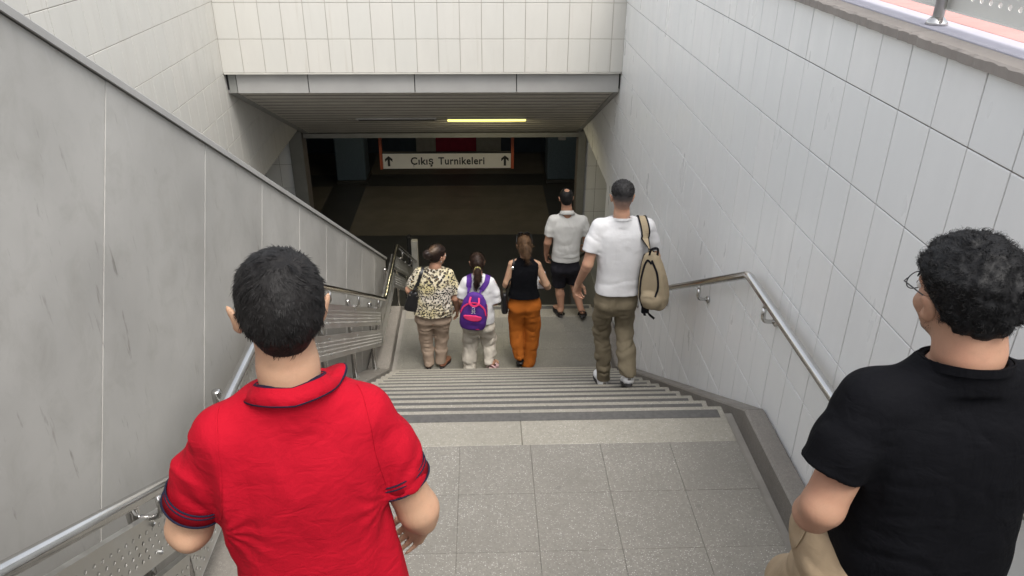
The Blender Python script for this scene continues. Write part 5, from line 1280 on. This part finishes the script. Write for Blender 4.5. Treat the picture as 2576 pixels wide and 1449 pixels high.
# ---------------------------------------------------------------- girl with the purple backpack
def girl():
    p = thing('person', 'person in a white T-shirt and pale linen trousers with a ponytail and yellow hair tie', 'person', (-.10, 7.72, -5.096))
    hd = Head((.030, .01, 1.392), 3, -4, 0, .93); Head.brow = 'hair_brown'
    aL = [((-.095, .0, 1.165), .044), ((-.150, .0, .93), .038), ((-.152, .03, .90), .035), ((-.165, .14, .76), .025)]
    aR = [((.172, .0, 1.155), .044), ((.218, .0, .905), .038), ((.225, .03, .88), .036), ((.245, .235, .955), .025)]
    hL = hand((-.165, .142, .757), (-.1, .5, -.8), (.8, 0, -.3), -1, (.3, .4, .3), .8); hR = hand((.245, .238, .957), (-.2, .5, .75), (-.6, .2, .2), 1, (.3, .4, .3), .82)
    secs = [(.58, .025, .0, .190, .128), (.68, .028, .0, .188, .128), (.80, .032, .0, .176, .120), (.92, .036, .0, .165, .112), (1.04, .040, .0, .160, .104), (1.13, .040, .0, .152, .094), (1.19, .038, .0, .115, .076), (1.225, .036, .004, .080, .062), (1.25, .034, .008, .062, .054)]
    leg = [[((-.055, .0, .62), .08), ((-.065, .05, .34), .05), ((-.080, -.02, .06), .034)], [((.130, .0, .62), .08), ((.150, .09, .34), .05), ((.150, -.03, .12), .034)]]
    bf = U(.012, hd.sdf(), limb([((.032, .0, 1.34), .046), ((.034, -.004, 1.28), .048), ((.036, -.004, 1.22), .054)]), btorso(secs), limb(aL), limb(aR), limb(thin(leg[0])), limb(thin(leg[1])), foot_bare((.150, -.03, .12), (.158, -.10, .075), -22, -18, .20), hL, hR)
    add_body(p, 'skin_warm', bf, (-.26, -.22, .0), (.36, .40, 1.54), .0065, (hL, hR))
    NK = (.036, -.002, 1.250, .053, .053, -.2)
    fo = [(.006, (6, 6, 8), 131, .6, 1.0), (.004, (12, 9, 14), 132, .7, 1.15)]
    sf = upper(secs, [[((-.090, .0, 1.160), .060), ((-.135, .0, 1.05), .064), ((-.152, .0, .97), .066)], [((.168, .0, 1.150), .060), ((.215, .0, 1.02), .064), ((.232, .0, .905), .066)]],
               .03, fo, .672, NK, [((-.01, .0, 1.212), (-.08, 0, 1.165), .040, .048), ((.08, .0, 1.210), (.155, 0, 1.155), .040, .048)], 2.5, .03)
    sculpt('t_shirt', sf, (-.25, -.20, .57), (.33, .20, 1.30), .007, 'white_cotton', p)
    tf = lower([(.57, .030, .010, .164, .100), (.63, .030, .008, .166, .102), (.70, .030, 0, .152, .102), (.76, .03, 0, .14, .095)],
               [[((-.050, .0, .58), .098), ((-.066, .05, .36), .086), ((-.078, .0, .18), .080), ((-.082, -.03, .02), .074)], [((.112, .0, .58), .098), ((.155, .09, .36), .086), ((.160, .03, .22), .072), ((.148, -.05, .13), .050)]], [(.009, (7, 7, 15), 141, 0, .6), (.005, (18, 12, 10), 142, 0, .7)],
               (((-.082, -.03, .012), (0, 0, -1)), ((.148, -.05, .115), (.3, 0, -1))))
    sculpt('trousers', tf, (-.20, -.20, -.02), (.30, .24, .74), .007, 'linen', p)
    shoe(p, (-.080, -.075, .0), 4, 0, .22, .085, 'pink_rubber', 'pink_rubber', 'flat', .02)
    sandal(p, (.160, -.115, .062), -22, -18, .23, ('pink_rubber', 'pink_rubber'), ((.09, .06, .10), (.12, .058, .125), (.04, .05, .02)), .095)
    mod = lambda q: 1+.2*sst(q[:, 2], .02, .10)
    h0 = hair_cap(hd, .010, 27, .002, 36, -.070, .070, .03, mod); tc = hd.at((.0, -.108, -.040))
    tail = limb([(tuple(tc), .022), (tuple(tc+A3(.0, -.045, -.015)), .034), (tuple(tc+A3(.0, -.055, -.08)), .036), (tuple(tc+A3(-.012, -.045, -.15)), .026), (tuple(tc+A3(-.02, -.04, -.20)), .010)], .02)
    hf = lambda P: smin(h0(P), tail(P)-.004*vnoise(P, (60, 60, 8), 28), .012)
    X, Q = surf(hf, hd.c-A3(.15, .24, .30), hd.c+.15, .005); ho = link('hair', np_mesh('hair', X, Q), 'hair_brown', p)
    N = normals(X, hf); q = hd.to(X); ok = hairline(q, -.07) > .0; strands('hair_strands', X[ok], N[ok], 2600, hd, 'hair_brown', ho, .045, .0011, lambda q: A3(0, -.11, -.04)-q, .22, 0, 4, 29, .002, .35)
    ok = np.linalg.norm(q-A3(0, -.16, -.15), axis=1) < .11; strands('tail_strands', X[ok], N[ok], 1500, hd, 'hair_brown', ho, .07, .0011, lambda q: np.tile(A3(-.1, .05, -1), (len(q), 1)), .12, 0, 4, 30, .002, .2)
    t = [tuple(tc+A3(.028*math.cos(a), -.012, .026*math.sin(a))) for a in np.linspace(0, 2*math.pi, 25)]; MB().tube(t, .009, 8, False).build('hair_tie', 'tie', ho, True)
    w_ = A3(.243, .215, .945); MB().tube([tuple(w_+A3(.029*math.cos(a), .010*math.sin(a), .027*math.sin(a))) for a in np.linspace(0, 2*math.pi, 25)], .0025, 6, False).build('bracelet', 'silver', p, True)
    eyes(hd, p)
    b = thing('backpack', 'purple backpack with pink trim worn by the person with a ponytail', 'backpack', (-.10, 7.72, -5.096))
    c = A3(-.012, -.185, .900); R = rot(-6, 6, 6)
    def pk(P):
        q = (P-c)@R; w2 = np.interp(q[:, 2], [-.23, -.17, 0, .12, .20, .235], [.132, .146, .148, .125, .085, .045]); dp = np.interp(q[:, 2], [-.23, -.12, 0, .15, .235], [.070, .082, .078, .056, .030]); l = np.hypot(q[:, 0], q[:, 1])
        u = ((np.abs(q[:, 0])/w2)**3+(np.abs(q[:, 1])/dp)**3)**(1/3); d = smax(l*(1-1/np.maximum(u, .05)), np.abs(q[:, 2])-.235, .035); return d-.0035*(1-2*np.abs(vnoise(q, (10, 10, 12), 151)))
    pkb = bound(pk, c, .32); sculpt('bag_body', pkb, c-.30, c+.30, .006, 'purple', b)
    L = lambda pts: [tuple(c+R@A3(*q)) for q in pts]
    for nm, pts, w2, th in (('trim', [(-.142, -.05, -.02), (-.118, -.06, .07), (-.06, -.065, .125), (0, -.065, .142), (.06, -.065, .125), (.118, -.06, .07), (.142, -.05, -.02)], .0085, .006), ('zip', [(.150, .01, -.10), (.150, .01, .0), (.128, .01, .09)], .006, .004)):
        P, N = snap(bez(L(pts), 40), pkb, .001); V, F = ribbon(P, N, w2, th); mesh_obj(nm, V, F, 'pink', b)
    def pocket(P):
        q = (P-c)@R; d = np.abs(pk(P)-.004)-.009; e = smax(np.abs(q[:, 0]+.004)-(.103-.10*np.abs(q[:, 2]+.035)), smax(q[:, 2]+.012+.15*q[:, 0]**2*8, -.088-q[:, 2]+2.5*q[:, 0]**2, .01), .02); return smax(smax(d, e, .008), q[:, 1]+.02, .004)-.002*vnoise(q, (30, 30, 20), 153)
    sculpt('front_pocket', bound(pocket, c, .2), c-.2, c+.2, .005, 'pink', b)
    P = bez(L([(-.045, -.045, .205), (-.050, -.085, .16), (-.02, -.095, .128), (.02, -.095, .128), (.050, -.085, .16), (.045, -.045, .205)]), 22); V, F = ribbon(P, np.tile(R@A3(0, -1, .25), (22, 1)), .011, .006); mesh_obj('grab_handle', V, F, 'pink', b)
    emb = [[(-.012, 0, .098), (-.004, 0, .104), (.006, 0, .098), (.004, 0, .088), (-.006, 0, .086), (-.014, 0, .082)], [(.004, 0, .088), (.010, 0, .076), (.004, 0, .064), (.014, 0, .058)], [(-.004, 0, .084), (-.010, 0, .072), (-.004, 0, .060), (-.014, 0, .056)], [(-.008, 0, .070), (.004, 0, .072)]]
    eo = None
    for e in emb:
        P, N = snap(bez(L([(x*1.6, -.08, (z-.08)*1.7+.048) for x, y, z in e]), 12), pkb, .001); V, F = ribbon(P, N, .0022, .0015); mesh_obj('emblem_stroke', V, F, 'white_paper', b)
    mesh_obj('label_patch', *ribbon(*snap(bez(L([(.045, -.08, -.205), (.085, -.08, -.203)]), 6), pkb, .001), .006, .002), 'pink', b)
    for s, pts in ((-1, [(-.062, -.150, 1.10), (-.066, -.10, 1.15), (-.058, -.06, 1.20), (-.052, .01, 1.225), (-.07, .08, 1.14), (-.10, .10, .95), (-.12, .02, .72)]), (1, [(.062, -.150, 1.10), (.095, -.10, 1.14), (.128, -.06, 1.18), (.132, .01, 1.205), (.14, .08, 1.12), (.14, .10, .95), (.13, .02, .72)])):
        P, N = snap(bez(pts, 36), lambda q: np.minimum(sf(q), pkb(q)), .002, 5); V, F = ribbon(P, N, .029, .010); mesh_obj('strap', V, F, 'purple', b)
    return p
girl()

# ---------------------------------------------------------------- woman in the black top and rust trousers
def rust_woman():
    p = thing('person', 'person in a sleeveless black top and wide rust trousers', 'person', (.44, 7.80, -5.096))
    hd = Head((.010, .012, 1.552), 2, -8, 0, .93); Head.brow = 'hair_light'
    aL = [((-.122, .0, 1.325), .045), ((-.180, -.005, 1.11), .041), ((-.190, .01, 1.07), .037), ((-.10, .22, 1.03), .026)]
    aR = [((.160, .0, 1.310), .045), ((.262, -.015, 1.085), .041), ((.280, .01, 1.04), .037), ((.20, .22, 1.02), .026)]
    hL = hand((-.10, .222, 1.03), (.7, .6, 0), (.2, -.3, -.8), -1, (.4, .5, .4), .9); hR = hand((.20, .222, 1.02), (-.4, .7, .15), (-.7, -.3, -.2), 1, (.5, .6, .5), .9)
    secs = [(.85, .016, .0, .190, .134), (.92, .016, .0, .184, .128), (1.00, .012, .0, .158, .112), (1.08, .012, .0, .146, .104), (1.18, .015, .0, .150, .106), (1.27, .018, .0, .150, .098), (1.335, .018, .0, .118, .078), (1.385, .018, .004, .080, .062), (1.415, .018, .008, .056, .052)]
    leg = [[((-.06, .0, .84), .09), ((-.055, .05, .50), .056), ((-.028, -.08, .17), .036)], [((.10, .0, .84), .09), ((.10, .06, .45), .056), ((.07, -.01, .07), .036)]]
    bf = U(.012, hd.sdf(), limb([((.012, .0, 1.50), .045), ((.016, -.006, 1.44), .047), ((.018, -.006, 1.385), .054)]), btorso(secs), rc((-.03, 0, 1.375), (-.12, 0, 1.335), .04, .044), rc((.06, 0, 1.372), (.158, 0, 1.322), .04, .044), limb(aL), limb(aR), limb(thin(leg[0])), limb(thin(leg[1])), hL, hR)
    add_body(p, 'skin_light', bf, (-.28, -.22, .02), (.36, .36, 1.70), .0062, (hL, hR))
    NK = (.018, -.004, 1.418, .052, .052, -.15)
    fo = [(.004, (6, 6, 14), 161, .86, 1.08), (.003, (12, 8, 9), 162, .95, 1.3)]
    arm = [limb([((-.165, 0, 1.42), .052), ((-.185, 0, 1.22), .050)]), limb([((.205, 0, 1.41), .052), ((.228, 0, 1.20), .050)])]
    s0 = upper(secs, [], .03, fo, .945, NK, [((-.02, .0, 1.366), (-.105, 0, 1.330), .046, .050), ((.05, .0, 1.364), (.142, 0, 1.318), .046, .050)], 2.5, .015)
    sf = lambda P: smax(s0(P)-.002, -np.minimum(arm[0](P), arm[1](P)), .008)
    sculpt('top', sf, (-.22, -.18, .85), (.26, .18, 1.44), .0062, 'black_cotton', p)
    neckband(NK, 'black_cotton', p, .013)
    tf = lower([(.78, .022, .012, .168, .100), (.85, .024, .010, .174, .103), (.92, .020, .004, .164, .104), (1.0, .014, 0, .146, .098)],
               [[((-.056, .0, .79), .108), ((-.062, .05, .52), .088), ((-.055, -.01, .32), .080), ((-.030, -.07, .165), .062)], [((.098, .0, .79), .108), ((.115, .05, .52), .100), ((.105, .04, .28), .092), ((.072, .0, .012), .084)]], [(.008, (10, 8, 5), 171, .05, .8), (.004, (18, 12, 14), 172, 0, .9)],
               (((-.030, -.07, .155), (.3, 0, -1)), ((.072, .0, .014), (0, 0, -1))))
    sculpt('trousers', tf, (-.20, -.20, -.02), (.26, .20, .97), .0068, 'rust', p)
    shoe(p, (-.022, -.135, .105), 0, -40, .235, .085, 'leather', 'rubber', 'flat', .018); shoe(p, (.075, -.06, .0), -2, 0, .235, .085, 'leather', 'rubber', 'flat', .018)
    h0 = hair_cap(hd, .009, 33, .0015, 40, -.070, .070, .03, lambda q: 1+.2*sst(q[:, 2], .02, .10)); tc = hd.at((.0, -.100, .045))
    tail = limb([(tuple(tc), .018), (tuple(tc+A3(.004, -.028, -.01)), .026), (tuple(tc+A3(.012, -.030, -.08)), .030), (tuple(tc+A3(.020, -.020, -.12)), .024), (tuple(tc+A3(.026, -.015, -.165)), .010)], .02)
    hf = lambda P: smin(h0(P), tail(P)-.004*vnoise(P, (60, 60, 6), 34), .012)
    X, Q = surf(hf, hd.c-A3(.15, .22, .26), hd.c+.15, .005); ho = link('hair', np_mesh('hair', X, Q), 'hair_light', p)
    N = normals(X, hf); q = hd.to(X); ok = (hairline(q, -.07) > .0) & (q[:, 1] > -.10); strands('hair_strands', X[ok], N[ok], 2400, hd, 'hair_light', ho, .05, .0011, lambda q: A3(0, -.11, .05)-q, .06, 0, 4, 35, .002, .15)
    ok = np.linalg.norm(q-A3(.01, -.13, -.05), axis=1) < .12; strands('tail_strands', X[ok], N[ok], 1500, hd, 'hair_light', ho, .075, .0012, lambda q: np.tile(A3(.1, .05, -1), (len(q), 1)), .08, 0, 4, 36, .002, .15)
    eyes(hd, p)
    O = A3(.44, 7.80, -5.096)
    g = thing('sunglasses', 'dark sunglasses pushed up on the head of the person in rust trousers', 'glasses', tuple(O+hd.at((0, .060, .120)))); g.rotation_euler = Matrix((hd.R@rot(0, 35)).tolist()).to_euler()
    for s in (-1, 1):
        lens = [(.034*s+.028*math.cos(t), .012-.006*abs(math.cos(t)), .004+.022*math.sin(t)) for t in np.linspace(0, 2*math.pi, 21)]
        mesh_obj('lens', lens[:-1], [tuple(range(20))], 'plastic_black', g); MB().tube(lens, .0022, 6, False).build('rim', 'plastic_black', g, True)
        MB().tube([(.062*s, .008, .006), (.080*s, -.02, .004), (.086*s, -.09, -.006), (.082*s, -.125, -.022)], .0026, 6).build('temple', 'plastic_black', g, True)
    MB().tube([(-.006, .012, .008), (0, .014, .011), (.006, .012, .008)], .002, 6).build('bridge', 'plastic_black', g, True)
    b = thing('handbag', 'slim black handbag hanging from the left shoulder of the person in rust trousers', 'bag', tuple(O))
    c = A3(-.205, .03, .86)
    def bf2(P):
        q = P-c; w_ = np.interp(q[:, 2], [-.13, .13], [.042, .030]); l = np.hypot(q[:, 0], q[:, 1]); u = ((np.abs(q[:, 0])/w_)**3+(np.abs(q[:, 1])/.11)**3)**(1/3); return smax(l*(1-1/np.maximum(u, .05)), np.abs(q[:, 2])-.13, .03)-.003*vnoise(q, (20, 20, 12), 181)
    sculpt('bag_body', bound(bf2, c, .2), c-.19, c+.19, .006, 'leather', b)
    P, N = snap(bez([tuple(c+A3(.01, -.08, .12)), (-.135, -.085, 1.18), (-.112, -.06, 1.32), (-.10, .0, 1.385), (-.11, .06, 1.30), tuple(c+A3(.01, .08, .12))], 32), bf, .006, 4); V, F = ribbon(P, N, .008, .004); mesh_obj('strap', V, F, 'leather', b)
    MB().bbox(-.012, .012, -.004, .004, -.016, .016, .003).build('buckle', 'silver', b, loc=(-.118, -.075, 1.318))
    pp_ = thing('papers', 'white papers held in the right hand of the person in rust trousers', 'paper', tuple(O+A3(.185, .17, 1.035)), rad(-20))
    V, F = ribbon(bez([(.02, .03, .11), (.025, .02, .04), (.02, .0, -.03), (.03, -.01, -.09)], 10), np.tile(A3(0, -1, .2), (10, 1)), .055, .004); mesh_obj('sheet', V, F, 'white_paper', pp_)
    V, F = ribbon(bez([(-.01, .045, .10), (-.01, .035, .04), (-.02, .02, -.08)], 8), np.tile(A3(0, -1, .3), (8, 1)), .05, .003); mesh_obj('sheet', V, F, 'white_paper', pp_)
    bk = thing('booklet', 'small dark blue booklet under the white papers', 'booklet', tuple(O+A3(.245, .20, .985)), rad(-25)); MB().bbox(-.05, .05, -.006, .006, -.07, .04, .003).build('cover', 'blue_card', bk)
    return p
rust_woman()
